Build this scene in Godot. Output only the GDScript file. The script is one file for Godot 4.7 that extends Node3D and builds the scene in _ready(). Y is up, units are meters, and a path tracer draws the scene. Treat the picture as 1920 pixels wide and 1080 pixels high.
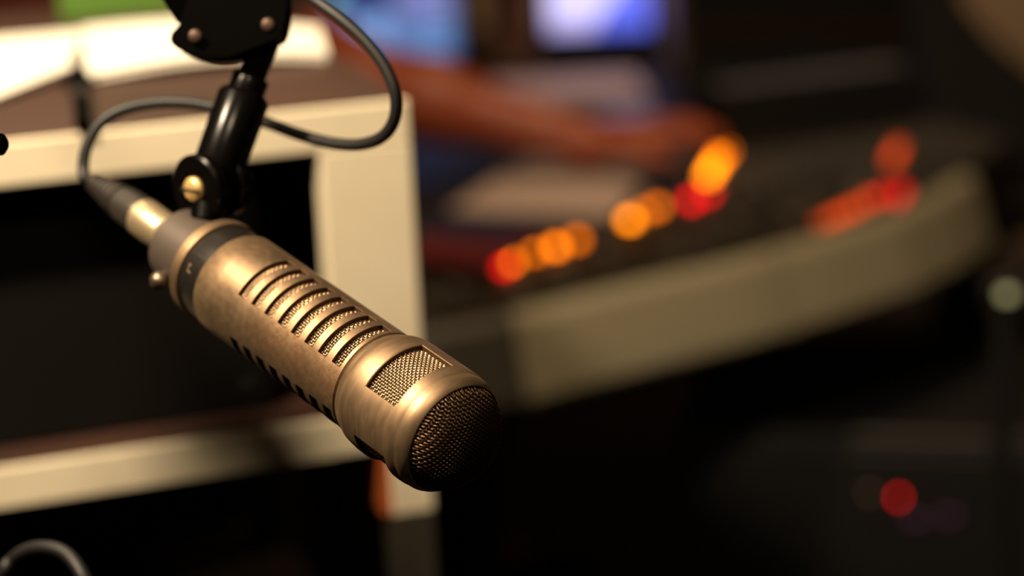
extends Node3D
# A radio studio: a bronze broadcast microphone on a boom arm, a cream equipment cabinet, a mixing console behind.

var M := {}
var numbers := {}

func _ready() -> void:
	# ---- camera
	var cam := Camera3D.new()
	cam.name = "camera"
	cam.position = Vector3(0, 1.5, 0)
	cam.rotation_degrees = Vector3(-16.0, 0.0, -2.5)
	cam.near = 0.05
	cam.far = 40.0
	var lens := CameraAttributesPhysical.new()
	lens.frustum_focal_length = 96.0
	lens.frustum_focus_distance = 0.955
	lens.frustum_near = 0.05
	lens.frustum_far = 40.0
	lens.exposure_aperture = 4.15
	cam.attributes = lens
	cam.fov = 14.25
	add_child(cam)
	cam.current = true
	# ---- environment and exposure
	var env := Environment.new()
	env.background_mode = Environment.BG_COLOR
	env.background_color = Color(0.004, 0.003, 0.002)
	env.tonemap_mode = Environment.TONE_MAPPER_LINEAR
	env.tonemap_exposure = 1.0
	env.sdfgi_enabled = true
	env.ssao_enabled = true
	env.ssil_enabled = true
	var we := WorldEnvironment.new()
	we.name = "world_environment"
	we.environment = env
	add_child(we)
	# ---- the room's lamps; front, console and back ones are added for brightness
	ceiling_lamp(Vector3(-0.55, 1.95, -0.80), 0.06, Color(1.0, 0.90, 0.76), 2.35, "warm shaded lamp hanging up to the left in front of the cabinet", 50.0, Vector3(0.42, -0.85, -0.32))
	ceiling_lamp(Vector3(-0.066, 1.86, -0.49), 0.04, Color(1.0, 0.90, 0.76), 0.25, "small added fill lamp, unseen, in front of the microphone", 46.0, Vector3(-0.12, -0.75, -0.66))  # weak front fill, added
	ceiling_lamp(Vector3(-0.42, 1.92, -1.62), 0.06, Color(1.0, 0.90, 0.74), 0.85, "warm shaded lamp hanging above the papers on the cabinet", 40.0, Vector3(0.06, -1.0, 0.06))
	ceiling_lamp(Vector3(0.25, 2.2, -2.15), 0.08, Color(1.0, 0.85, 0.66), 1.6, "added unseen lamp brightening the arm and the mixing console's armrest", 42.0, Vector3(-0.05, -1.0, -0.3))  # added to brighten the forearm and armrest
	ceiling_lamp(Vector3(0.35, 2.25, -4.35), 0.08, Color(1.0, 0.86, 0.72), 2.1, "added unseen lamp brightening the monitors and the back wall", 56.0, Vector3(0.3, -1.0, -0.05))  # added because the back of the room was too dark
	materials()
	room()
	desks()
	cabinet()
	papers()
	console()
	back_desk_things()
	person()
	boom()
	microphone()
	cable()
	small_things()

# ---------------------------------------------------------------- helpers
func numbered(called: String) -> String:
	if not numbers.has(called):
		numbers[called] = 0
		return called
	numbers[called] += 1
	return "%s_%03d" % [called, numbers[called]]

func thing(called: String, label: String, category: String, at := Vector3.ZERO, turn := 0.0, group := "") -> Node3D:
	var o := Node3D.new()
	o.name = numbered(called)
	add_child(o)
	o.position = at
	o.rotation.y = turn
	tag(o, label, category, group)
	return o

func tag(o: Node, label: String, category: String, group := "") -> void:
	o.set_meta("label", label)
	o.set_meta("category", category)
	if group != "":
		o.set_meta("group", group)

func obj(called: String, st: SurfaceTool, m: Material, parent: Node = self) -> MeshInstance3D:
	st.generate_normals()
	var o := MeshInstance3D.new()
	o.mesh = st.commit()
	o.material_override = m
	if parent == self:
		o.name = numbered(called)
		add_child(o)
	else:
		o.name = called
		parent.add_child(o, true)
		var k := 1
		while parent.find_children(o.name, "", false, false).size() > 1 or not (str(o.name) == called or str(o.name).begins_with(called + "_")):
			o.name = "%s_%03d" % [called, k]
			k += 1
	return o

func struct(called: String, st: SurfaceTool, m: Material, parent: Node = self, label := "") -> MeshInstance3D:
	var o := obj(called, st, m, parent)
	if parent == self:
		o.set_meta("kind", "structure")
		o.set_meta("label", label)
		o.set_meta("category", called.split("_")[0])
	return o

func S() -> SurfaceTool:
	var st := SurfaceTool.new()
	st.begin(Mesh.PRIMITIVE_TRIANGLES)
	st.set_smooth_group(-1)
	return st

func T(st: SurfaceTool, a: Vector3, b: Vector3, c: Vector3, o: Vector3) -> void:
	if (c - a).cross(b - a).dot(o) < 0.0:
		var t := b
		b = c
		c = t
	st.add_vertex(a)
	st.add_vertex(b)
	st.add_vertex(c)

func Q(st: SurfaceTool, a: Vector3, b: Vector3, c: Vector3, d: Vector3, o: Vector3) -> void:
	T(st, a, b, c, o)
	T(st, a, c, d, o)

func rbox(st: SurfaceTool, center: Vector3, size: Vector3, bevel := 0.002, xf := Transform3D.IDENTITY) -> void:
	st.set_smooth_group(-1)
	var h := size / 2.0
	var b: float = minf(bevel, minf(h.x, minf(h.y, h.z)) * 0.6)
	# corner (sx,sy,sz) owns three points: one on each of its faces
	var p := func(s: Vector3, axis: int) -> Vector3:
		var q := Vector3(s.x * (h.x - b), s.y * (h.y - b), s.z * (h.z - b))
		q[axis] = s[axis] * h[axis]
		return xf * (center + q)
	var cw := xf * center
	for axis in 3:
		var i := (axis + 1) % 3
		var j := (axis + 2) % 3
		for sg in [-1.0, 1.0]:
			var pts := []
			for c in [[-1.0, -1.0], [1.0, -1.0], [1.0, 1.0], [-1.0, 1.0]]:
				var s := Vector3.ZERO
				s[axis] = sg
				s[i] = c[0]
				s[j] = c[1]
				pts.append(p.call(s, axis))
			Q(st, pts[0], pts[1], pts[2], pts[3], (pts[0] + pts[2]) / 2.0 - cw)
		for si in [-1.0, 1.0]:
			for sj in [-1.0, 1.0]:
				var s0 := Vector3.ZERO
				s0[i] = si
				s0[j] = sj
				var s1 := s0
				s0[axis] = -1.0
				s1[axis] = 1.0
				var a: Vector3 = p.call(s0, i)
				var e: Vector3 = p.call(s1, i)
				var f: Vector3 = p.call(s1, j)
				var g: Vector3 = p.call(s0, j)
				Q(st, a, e, f, g, (a + f) / 2.0 - cw)
	for sx in [-1.0, 1.0]:
		for sy in [-1.0, 1.0]:
			for sz in [-1.0, 1.0]:
				var s := Vector3(sx, sy, sz)
				T(st, p.call(s, 0), p.call(s, 1), p.call(s, 2), p.call(s, 0) - cw)

func box(center: Vector3, size: Vector3, bevel := 0.002, xf := Transform3D.IDENTITY) -> SurfaceTool:
	var st := S()
	rbox(st, center, size, bevel, xf)
	return st

# profile of (radius, height) points turned round the y axis of xf; edges sharper than 35 degrees stay sharp
func lathe(st: SurfaceTool, prof: Array, n := 48, xf := Transform3D.IDENTITY, hard := 35.0) -> void:
	var g := 1
	for k in prof.size() - 1:
		var a: Vector2 = prof[k]
		var b: Vector2 = prof[k + 1]
		if k > 0 and rad_to_deg(absf((a - prof[k - 1]).angle_to(b - a))) > hard:
			g += 1
		st.set_smooth_group(g)
		var d := (b - a).normalized()
		for i in n:
			var f0 := TAU * i / n
			var f1 := TAU * (i + 1) / n
			var fm := (f0 + f1) / 2.0
			var out := Vector3(cos(fm) * d.y, -d.x, sin(fm) * d.y)
			var q := func(v: Vector2, f: float) -> Vector3: return xf * Vector3(v.x * cos(f), v.y, v.x * sin(f))
			if a.x < 1e-7:
				T(st, q.call(a, f0), q.call(b, f0), q.call(b, f1), xf.basis * out)
			elif b.x < 1e-7:
				T(st, q.call(a, f0), q.call(b, f0), q.call(a, f1), xf.basis * out)
			else:
				Q(st, q.call(a, f0), q.call(b, f0), q.call(b, f1), q.call(a, f1), xf.basis * out)

# a frame whose y axis runs from a to b, origin at a
func along(a: Vector3, b: Vector3) -> Transform3D:
	var y := (b - a).normalized()
	var x := y.cross(Vector3(0.31, 0.2, 0.93)).normalized()
	return Transform3D(Basis(x, y, x.cross(y)), a)

func frame(y: Vector3, x_hint: Vector3, origin: Vector3) -> Transform3D:
	y = y.normalized()
	var z := x_hint.cross(y).normalized()
	return Transform3D(Basis(y.cross(z), y, z), origin)

# profile must run from the bottom end up with the outside on the right: (r, y) with y rising on the outside
func rod(st: SurfaceTool, a: Vector3, b: Vector3, r: float, bevel := 0.0008, n := 32, r2 := -1.0) -> void:
	if r2 < 0.0:
		r2 = r
	var l := a.distance_to(b)
	lathe(st, [Vector2(0, 0), Vector2(r - bevel, 0), Vector2(r, bevel), Vector2(r2, l - bevel), Vector2(r2 - bevel, l), Vector2(0, l)], n, along(a, b))

func smooth_path(pts: Array, per := 8) -> PackedVector3Array:
	var out := PackedVector3Array()
	for k in pts.size() - 1:
		var p0: Vector3 = pts[maxi(k - 1, 0)]
		var p1: Vector3 = pts[k]
		var p2: Vector3 = pts[k + 1]
		var p3: Vector3 = pts[mini(k + 2, pts.size() - 1)]
		for i in per:
			out.append(p1.cubic_interpolate(p2, p0, p3, float(i) / per))
	out.append(pts[-1])
	return out

func tube(st: SurfaceTool, path: PackedVector3Array, r: Variant, sides := 12, caps := true, group := 1) -> void:
	var n := path.size()
	var rings := []
	var x := Vector3.ZERO
	for k in n:
		var d := (path[mini(k + 1, n - 1)] - path[maxi(k - 1, 0)]).normalized()
		if k == 0:
			x = d.cross(Vector3(0.3, 0.9, 0.28) if absf(d.y) < 0.8 else Vector3(1, 0, 0.2)).normalized()
		else:
			x = (x - d * x.dot(d)).normalized()
		var z := x.cross(d)
		var rr: float = r[k] if r is Array or r is PackedFloat32Array else r
		var ring := PackedVector3Array()
		for i in sides:
			var f := TAU * i / sides
			ring.append(path[k] + (x * cos(f) + z * sin(f)) * rr)
		rings.append(ring)
	st.set_smooth_group(group)
	for k in n - 1:
		for i in sides:
			var j := (i + 1) % sides
			Q(st, rings[k][i], rings[k + 1][i], rings[k + 1][j], rings[k][j], rings[k][i] + rings[k][j] - path[k] * 2.0)
	if caps:
		st.set_smooth_group(-1)
		for i in sides:
			var j := (i + 1) % sides
			T(st, path[0], rings[0][i], rings[0][j], path[0] - path[1])
			T(st, path[n - 1], rings[n - 1][i], rings[n - 1][j], path[n - 1] - path[n - 2])

# outline in the xy plane of xf, from z0 to z1, edges chamfered by b
func prism(st: SurfaceTool, poly: PackedVector2Array, z0: float, z1: float, b := 0.0008, xf := Transform3D.IDENTITY) -> void:
	st.set_smooth_group(-1)
	var n := poly.size()
	var inner := PackedVector2Array()
	var sgn := -1.0 if Geometry2D.is_polygon_clockwise(poly) else 1.0
	for i in n:
		var p := poly[i]
		var d0 := (p - poly[(i + n - 1) % n]).normalized()
		var d1 := (poly[(i + 1) % n] - p).normalized()
		var nn := (Vector2(-d0.y, d0.x) + Vector2(-d1.y, d1.x)).normalized() * sgn
		inner.append(p + nn * b)
	var tri := Geometry2D.triangulate_polygon(inner)
	for k in range(0, tri.size(), 3):
		var q := func(i: int, z: float) -> Vector3: return xf * Vector3(inner[i].x, inner[i].y, z)
		T(st, q.call(tri[k], z1), q.call(tri[k + 1], z1), q.call(tri[k + 2], z1), xf.basis.z)
		T(st, q.call(tri[k], z0), q.call(tri[k + 1], z0), q.call(tri[k + 2], z0), -xf.basis.z)
	for i in n:
		var j := (i + 1) % n
		var e := poly[j] - poly[i]
		var o2 := Vector2(e.y, -e.x) * sgn
		var o := xf.basis * Vector3(o2.x, o2.y, 0)
		var w := func(p: Vector2, z: float) -> Vector3: return xf * Vector3(p.x, p.y, z)
		Q(st, w.call(poly[i], z0 + b), w.call(poly[j], z0 + b), w.call(poly[j], z1 - b), w.call(poly[i], z1 - b), o)
		Q(st, w.call(poly[i], z1 - b), w.call(poly[j], z1 - b), w.call(inner[j], z1), w.call(inner[i], z1), o.normalized() + xf.basis.z)
		Q(st, w.call(poly[i], z0 + b), w.call(poly[j], z0 + b), w.call(inner[j], z0), w.call(inner[i], z0), o.normalized() - xf.basis.z)

func mat(called: String, c: Color, rough := 0.6, metal := 0.0) -> StandardMaterial3D:
	var m := StandardMaterial3D.new()
	m.resource_name = called
	m.albedo_color = c
	m.roughness = rough
	m.metallic = metal
	M[called] = m
	return m

func glow(called: String, c: Color, e: float) -> StandardMaterial3D:
	var m := mat(called, Color(0.1, 0.05, 0.03), 0.4)
	m.emission_enabled = true
	m.emission = c
	m.emission_energy_multiplier = e
	return m

func grain(m: StandardMaterial3D, c0: Color, c1: Color, freq: float, stretch := Vector3.ONE, bump := 0.0, sd := 3) -> void:
	var nz := FastNoiseLite.new()
	nz.seed = sd
	nz.frequency = freq
	nz.fractal_octaves = 4
	var t := NoiseTexture2D.new()
	t.width = 256
	t.height = 256
	t.seamless = true
	t.noise = nz
	var ramp := Gradient.new()
	ramp.set_color(0, c0)
	ramp.set_color(1, c1)
	t.color_ramp = ramp
	m.albedo_color = Color.WHITE
	m.albedo_texture = t
	m.uv1_triplanar = true
	m.uv1_scale = stretch
	if bump > 0.0:
		m.heightmap_enabled = true
		m.heightmap_scale = bump
		m.heightmap_texture = t

func materials() -> void:
	mat("black_gloss", Color(0.03, 0.024, 0.022), 0.22)
	M.black_gloss.metallic_specular = 0.3
	mat("black_satin", Color(0.010, 0.009, 0.008), 0.45)
	M.black_satin.metallic_specular = 0.12
	mat("black_rubber", Color(0.075, 0.07, 0.068), 0.55)
	mat("boot_rubber", Color(0.16, 0.135, 0.115), 0.5)
	mat("sleeve_grey", Color(0.34, 0.30, 0.27), 0.5, 0.4)
	mat("band_black", Color(0.13, 0.115, 0.10), 0.38, 0.3)
	mat("liner", Color(0.055, 0.028, 0.022), 0.9)
	mat("brass", Color(0.88, 0.74, 0.48), 0.4, 0.55)
	mat("nickel", Color(0.86, 0.78, 0.63), 0.36, 0.8)
	mat("dull_steel", Color(0.5, 0.44, 0.38), 0.4, 0.9)
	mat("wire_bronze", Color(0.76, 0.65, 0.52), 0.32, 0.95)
	mat("shaded_bronze", Color(0.30, 0.21, 0.15), 0.55, 0.7)  # bronze darkened: shade inside the slots and windows is painted in
	mat("bolt_dark", Color(0.30, 0.23, 0.19), 0.5, 0.6)
	mat("shaded_wire", Color(0.33, 0.25, 0.185), 0.3, 0.95)  # darker copy of the wire; the nose's shade is in its colour
	mat("mark_grey", Color(0.45, 0.4, 0.33), 0.5)
	var cr := mat("cream_laminate", Color(0.93, 0.88, 0.77), 0.55)
	grain(cr, Color(0.90, 0.85, 0.735), Color(0.935, 0.885, 0.775), 0.02, Vector3.ONE * 3.0)
	var wd := mat("brown_laminate", Color(0.45, 0.3, 0.23), 0.5)
	grain(wd, Color(0.225, 0.15, 0.12), Color(0.29, 0.195, 0.16), 0.012, Vector3(2, 2, 14))
	var rw := mat("red_wood", Color(0.4, 0.2, 0.12), 0.5)
	grain(rw, Color(0.40, 0.14, 0.06), Color(0.48, 0.18, 0.08), 0.012, Vector3(2, 8, 2))
	mat("edge_orange", Color(0.72, 0.36, 0.16), 0.6)  # orange-brown strip on the leg's inner face
	var dd := mat("dark_desk", Color(0.16, 0.12, 0.10), 0.5)
	grain(dd, Color(0.07, 0.052, 0.043), Color(0.10, 0.075, 0.06), 0.02, Vector3(3, 3, 10))
	dd.metallic_specular = 0.15
	mat("shaded_post", Color(0.21, 0.19, 0.155), 0.6)  # dark tone is painted shade on the cabinet's legs
	mat("device_black", Color(0.065, 0.056, 0.045), 0.65)
	M.device_black.metallic_specular = 0.25
	mat("device_dark", Color(0.05, 0.045, 0.04), 0.6)
	mat("paper", Color(0.95, 0.93, 0.88), 0.8)
	mat("paper_pink", Color(0.66, 0.58, 0.54), 0.8)
	mat("green_card", Color(0.34, 0.50, 0.17), 0.6)
	mat("red_card", Color(0.32, 0.05, 0.03), 0.6)
	mat("navy_card", Color(0.05, 0.06, 0.16), 0.6)
	mat("blue_card", Color(0.35, 0.36, 0.55), 0.6)
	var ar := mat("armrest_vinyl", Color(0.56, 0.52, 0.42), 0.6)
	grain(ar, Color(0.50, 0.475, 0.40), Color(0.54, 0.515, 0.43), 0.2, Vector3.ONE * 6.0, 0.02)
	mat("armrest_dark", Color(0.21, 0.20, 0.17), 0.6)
	mat("console_top", Color(0.14, 0.12, 0.09), 0.55)
	M.console_top.metallic_specular = 0.25
	mat("strip_dark", Color(0.15, 0.128, 0.098), 0.55)
	M.strip_dark.metallic_specular = 0.25
	mat("knob_grey", Color(0.32, 0.30, 0.28), 0.5)
	mat("rack_black", Color(0.035, 0.03, 0.027), 0.6)
	mat("rack_brown", Color(0.21, 0.155, 0.12), 0.7)
	M.rack_brown.metallic_specular = 0.2
	mat("bezel_black", Color(0.05, 0.042, 0.038), 0.5)
	mat("bezel_beige", Color(0.62, 0.52, 0.42), 0.6)
	mat("box_brown", Color(0.72, 0.54, 0.45), 0.7)
	mat("key_mauve", Color(0.64, 0.55, 0.55), 0.6)
	var wl := mat("wall_paint", Color(0.66, 0.56, 0.44), 0.8)
	grain(wl, Color(0.64, 0.54, 0.42), Color(0.68, 0.58, 0.46), 0.05, Vector3.ONE, 0.05)
	var fl := mat("carpet", Color(0.13, 0.11, 0.09), 0.95)
	grain(fl, Color(0.10, 0.085, 0.07), Color(0.16, 0.135, 0.11), 0.3, Vector3.ONE * 3.0, 0.3)
	mat("ceiling_paint", Color(0.5, 0.45, 0.4), 0.9)
	mat("shirt", Color(0.16, 0.12, 0.12), 0.9)
	var sk := mat("skin", Color(0.62, 0.30, 0.17), 0.5)
	grain(sk, Color(0.52, 0.235, 0.12), Color(0.56, 0.26, 0.14), 0.05, Vector3.ONE * 3.0)
	mat("nail", Color(0.72, 0.42, 0.30), 0.35)
	mat("hair", Color(0.05, 0.035, 0.03), 0.6)
	mat("trousers", Color(0.09, 0.09, 0.12), 0.9)
	mat("eye_white", Color(0.85, 0.82, 0.78), 0.3)
	mat("shade_enamel", Color(0.06, 0.06, 0.055), 0.4)
	glow("led_orange", Color(1.0, 0.48, 0.02), 7.0)
	glow("led_amber", Color(1.0, 0.53, 0.02), 8.5)
	glow("led_redorange", Color(1.0, 0.30, 0.03), 10.0)
	glow("led_red", Color(0.9, 0.03, 0.06), 6.0)
	glow("led_dim", Color(0.9, 0.42, 0.02), 5.0)
	glow("led_teal", Color(0.10, 0.42, 0.5), 1.2)
	glow("led_cream", Color(0.75, 0.72, 0.5), 1.2)
	glow("led_grey", Color(0.55, 0.38, 0.3), 0.7)
	glow("led_violet", Color(0.35, 0.12, 0.3), 0.5)

# a cone shade with a bulb; the light is in the bulb
func ceiling_lamp(at: Vector3, r: float, c: Color, e: float, label: String, angle: float, dir: Vector3) -> void:
	if not M.has("lamp_bulb"):
		mat("shade_enamel", Color(0.06, 0.06, 0.055), 0.4)
		glow("lamp_bulb", Color(1.0, 0.85, 0.62), 4.0)
	var o := thing("pendant_lamp", label, "lamp", at)
	var xf := frame(-dir, Vector3.RIGHT, Vector3.ZERO)
	var st := S()
	lathe(st, [Vector2(r * 1.9, -r * 0.9), Vector2(r * 1.7, 0.0), Vector2(r * 0.9, r * 1.7), Vector2(r * 0.35, r * 2.0), Vector2(0, r * 2.0)], 32, xf)
	lathe(st, [Vector2(r * 0.3, r * 1.9), Vector2(r * 0.85, r * 1.62), Vector2(r * 1.62, -r * 0.02), Vector2(r * 1.84, -r * 0.9)], 32, xf)
	obj("lamp_shade", st, M.shade_enamel, o)
	st = S()
	var prof := []
	for k in 9:
		var f := -PI / 2.0 + PI * k / 8.0
		prof.append(Vector2(cos(f) * r * 0.6, sin(f) * r * 0.6 + r * 0.3))
	lathe(st, prof, 20, xf)
	obj("bulb", st, M.lamp_bulb, o)
	st = S()
	tube(st, PackedVector3Array([xf * Vector3(0, r * 1.95, 0), Vector3(0, 2.7 - at.y, 0) + Vector3(xf.basis.y.x, 0, xf.basis.y.z) * r * 1.9]), 0.004, 8)
	obj("cord", st, M.shade_enamel, o)
	var l := SpotLight3D.new()
	l.name = "lamp_light"
	l.light_color = c
	l.light_energy = e
	l.spot_angle = angle
	l.spot_angle_attenuation = 0.6
	l.spot_range = 8.0
	l.spot_attenuation = 2.0
	l.light_size = r * 0.8
	l.shadow_enabled = true
	o.add_child(l)
	l.transform = Transform3D(Basis.looking_at(dir.normalized(), Vector3.RIGHT), xf * Vector3(0, r * 0.3, 0))

func room() -> void:
	struct("floor", box(Vector3(0, -0.05, -1.9), Vector3(5.2, 0.1, 7.2), 0.001), M.carpet, self, "dark carpeted studio floor under the desks")
	struct("ceiling", box(Vector3(0, 2.75, -1.9), Vector3(5.2, 0.1, 7.2), 0.001), M.ceiling_paint, self, "plain ceiling over the studio")
	struct("wall_back", box(Vector3(0, 1.35, -5.45), Vector3(5.2, 2.7, 0.1), 0.001), M.wall_paint, self, "beige back wall behind the dark equipment")
	struct("wall_front", box(Vector3(0, 1.35, 1.65), Vector3(5.2, 2.7, 0.1), 0.001), M.wall_paint, self, "beige wall behind the viewer")
	struct("wall_left", box(Vector3(-2.55, 1.35, -1.9), Vector3(0.1, 2.7, 7.0), 0.001), M.wall_paint, self, "beige side wall on the left")
	struct("wall_right", box(Vector3(2.55, 1.35, -1.9), Vector3(0.1, 2.7, 7.0), 0.001), M.wall_paint, self, "beige side wall on the right")

const CAB := Vector3(-0.2982, 0.0, -1.3347)
const CAB_TURN := 0.31416

func desks() -> void:
	# low dark desk that the cabinet stands on
	var d := thing("low_desk", "dark brown low desk under the cream equipment cabinet", "desk", CAB, CAB_TURN)
	obj("desktop", box(Vector3(-0.2, 0.72, -0.08), Vector3(0.92, 0.04, 0.9), 0.004), M.dark_desk, d)
	var bb := thing("added_board", "added black board standing in for the darkness under the cabinet", "board", CAB, CAB_TURN)  # black sheet in place of the dark view under the cabinet
	obj("panel", box(Vector3(-0.2, 0.8655, -0.523), Vector3(0.92, 0.249, 0.012), 0.002), M.rack_black, bb)
	obj("bottom_strip", box(Vector3(-0.2, 0.747, -0.514), Vector3(0.92, 0.012, 0.006), 0.001), M.rack_black, bb)
	for x in [-0.6, 0.2]:
		for z in [-0.48, 0.32]:
			obj("leg", box(Vector3(x, 0.35, z), Vector3(0.05, 0.70, 0.05), 0.003), M.dark_desk, d)
	# console desk
	var e := thing("console_desk", "long dark desk carrying the mixing console and the monitors", "desk", Vector3.ZERO)
	var poly := PackedVector2Array()
	for p in [Vector2(-0.25, -2.35), Vector2(-0.02, -2.42), Vector2(0.22, -2.56), Vector2(0.5, -2.82), Vector2(0.72, -3.1), Vector2(0.95, -3.3), Vector2(0.95, -4.75), Vector2(-0.75, -4.75), Vector2(-0.75, -3.62), Vector2(-0.25, -3.35)]:
		poly.append(Vector2(p.x, -p.y))
	var st := S()
	prism(st, poly, 0.655, 0.70, 0.003, Transform3D(Basis(Vector3(1, 0, 0), Vector3(0, 0, -1), Vector3(0, 1, 0)), Vector3.ZERO))
	obj("desktop", st, M.dark_desk, e)
	for p in [Vector2(-0.2, -2.42), Vector2(0.66, -3.2), Vector2(0.9, -4.6), Vector2(-0.7, -4.6)]:
		obj("leg", box(Vector3(p.x, 0.3275, p.y), Vector3(0.06, 0.655, 0.06), 0.003), M.rack_black, e)

func cabinet() -> void:
	var o := thing("equipment_cabinet", "cream-framed equipment cabinet with dark gear inside, behind the microphone", "cabinet", CAB, CAB_TURN)
	var xl := -0.20
	obj("top_rail", box(Vector3((xl + 0.2515) / 2.0, 1.2065, -0.0025), Vector3(0.2515 - xl, 0.027, 0.005), 0.0012), M.cream_laminate, o)
	obj("stile", box(Vector3(0.22205, 1.0925, -0.0085), Vector3(0.0589, 0.2004, 0.017), 0.0012), M.cream_laminate, o)
	obj("stile", box(Vector3(xl + 0.0295, 1.1055, -0.0085), Vector3(0.0589, 0.1744, 0.017), 0.0012), M.cream_laminate, o)
	obj("bottom_rail", box(Vector3((xl + 0.1926) / 2.0, 1.005, -0.0025), Vector3(0.1926 - xl, 0.0265, 0.005), 0.0012), M.cream_laminate, o)
	obj("top_panel", box(Vector3((xl + 0.2515) / 2.0, 1.2075, -0.2615), Vector3(0.2515 - xl, 0.024, 0.512), 0.001), M.brown_laminate, o)
	obj("bottom_shelf", box(Vector3((xl + 0.2515) / 2.0, 1.006, -0.2615), Vector3(0.2515 - xl, 0.022, 0.512), 0.001), M.brown_laminate, o)
	obj("side_panel", box(Vector3(0.2425, 1.106, -0.268), Vector3(0.018, 0.178, 0.5), 0.001), M.brown_laminate, o)
	obj("side_panel", box(Vector3(xl + 0.009, 1.106, -0.268), Vector3(0.018, 0.178, 0.5), 0.001), M.brown_laminate, o)
	obj("back_panel", box(Vector3((xl + 0.2515) / 2.0, 1.106, -0.513), Vector3(0.2515 - xl - 0.038, 0.178, 0.01), 0.001), M.device_dark, o)
	for x in [0.2398, xl + 0.0139]:
		var l := obj("leg", box(Vector3(x, 0.9692, -0.0139), Vector3(0.0277, 0.0461, 0.0277), 0.001), M.cream_laminate, o)
		obj("edge_band", box(Vector3(x - 0.0169, 0.9692, -0.0139), Vector3(0.006, 0.0461, 0.026), 0.001), M.edge_orange, l)
		obj("foot_post", box(Vector3(x, 0.843, -0.0139), Vector3(0.0277, 0.206, 0.0277), 0.001), M.shaded_post, o)  # leg carries on below, its shadow painted as a dark colour
		obj("rear_post", box(Vector3(x, 0.8675, -0.49), Vector3(0.0277, 0.255, 0.0277), 0.001), M.shaded_post, o)
	# gear inside: a dark unit below an empty black gap
	var g := thing("rack_unit", "dark front panel of gear set inside the cream cabinet", "equipment", CAB, CAB_TURN)
	obj("front_panel", box(Vector3(-0.005, 1.0885, -0.045), Vector3(0.33, 0.1405, 0.006), 0.0015), M.device_black, g)
	obj("housing", box(Vector3(-0.005, 1.0885, -0.20), Vector3(0.31, 0.138, 0.30), 0.002), M.device_dark, g)
	for x in [-0.155, 0.145]:
		for y in [1.035, 1.14]:
			var st := S()
			rod(st, Vector3(x, y, -0.0425), Vector3(x, y, -0.0405), 0.004, 0.0006, 16)
			obj("screw", st, M.device_dark, g)

# a stack of sheets with a plan outline, curling up a little towards one end
func sheets(called: String, label: String, outline: Array, h: float, thick: float, curl: Callable, m: Material, cat := "paper") -> Node3D:
	var o := thing(called, label, cat)
	var n := 14
	var lay := 4
	for k in lay:
		var st := S()
		var y0 := h + thick * k / lay
		var y1 := h + thick * (k + 0.86) / lay
		var jit := Vector3(sin(k * 2.3) * 0.0025, 0, cos(k * 1.7) * 0.0025)
		var grid := []
		for i in n + 1:
			var row := []
			for j in n + 1:
				var u := float(i) / n
				var v := float(j) / n
				var p: Vector3 = outline[0].lerp(outline[1], u).lerp(outline[3].lerp(outline[2], u), v) + jit
				var c: float = curl.call(u, v)
				row.append([Vector3(p.x, y0 + c, p.z), Vector3(p.x, y1 + c, p.z)])
			grid.append(row)
		st.set_smooth_group(1)
		for i in n:
			for j in n:
				Q(st, grid[i][j][1], grid[i + 1][j][1], grid[i + 1][j + 1][1], grid[i][j + 1][1], Vector3.UP)
				Q(st, grid[i][j][0], grid[i + 1][j][0], grid[i + 1][j + 1][0], grid[i][j + 1][0], Vector3.DOWN)
		st.set_smooth_group(-1)
		for i in n:
			for e in [[i, 0, i + 1, 0], [i, n, i + 1, n], [0, i, 0, i + 1], [n, i, n, i + 1]]:
				var a: Array = grid[e[0]][e[1]]
				var b: Array = grid[e[2]][e[3]]
				var mid: Vector3 = grid[n / 2][n / 2][0]
				Q(st, a[0], b[0], b[1], a[1], (a[0] + b[0]) / 2.0 - mid)
		obj("sheet", st, m, o)
	return o

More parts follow.
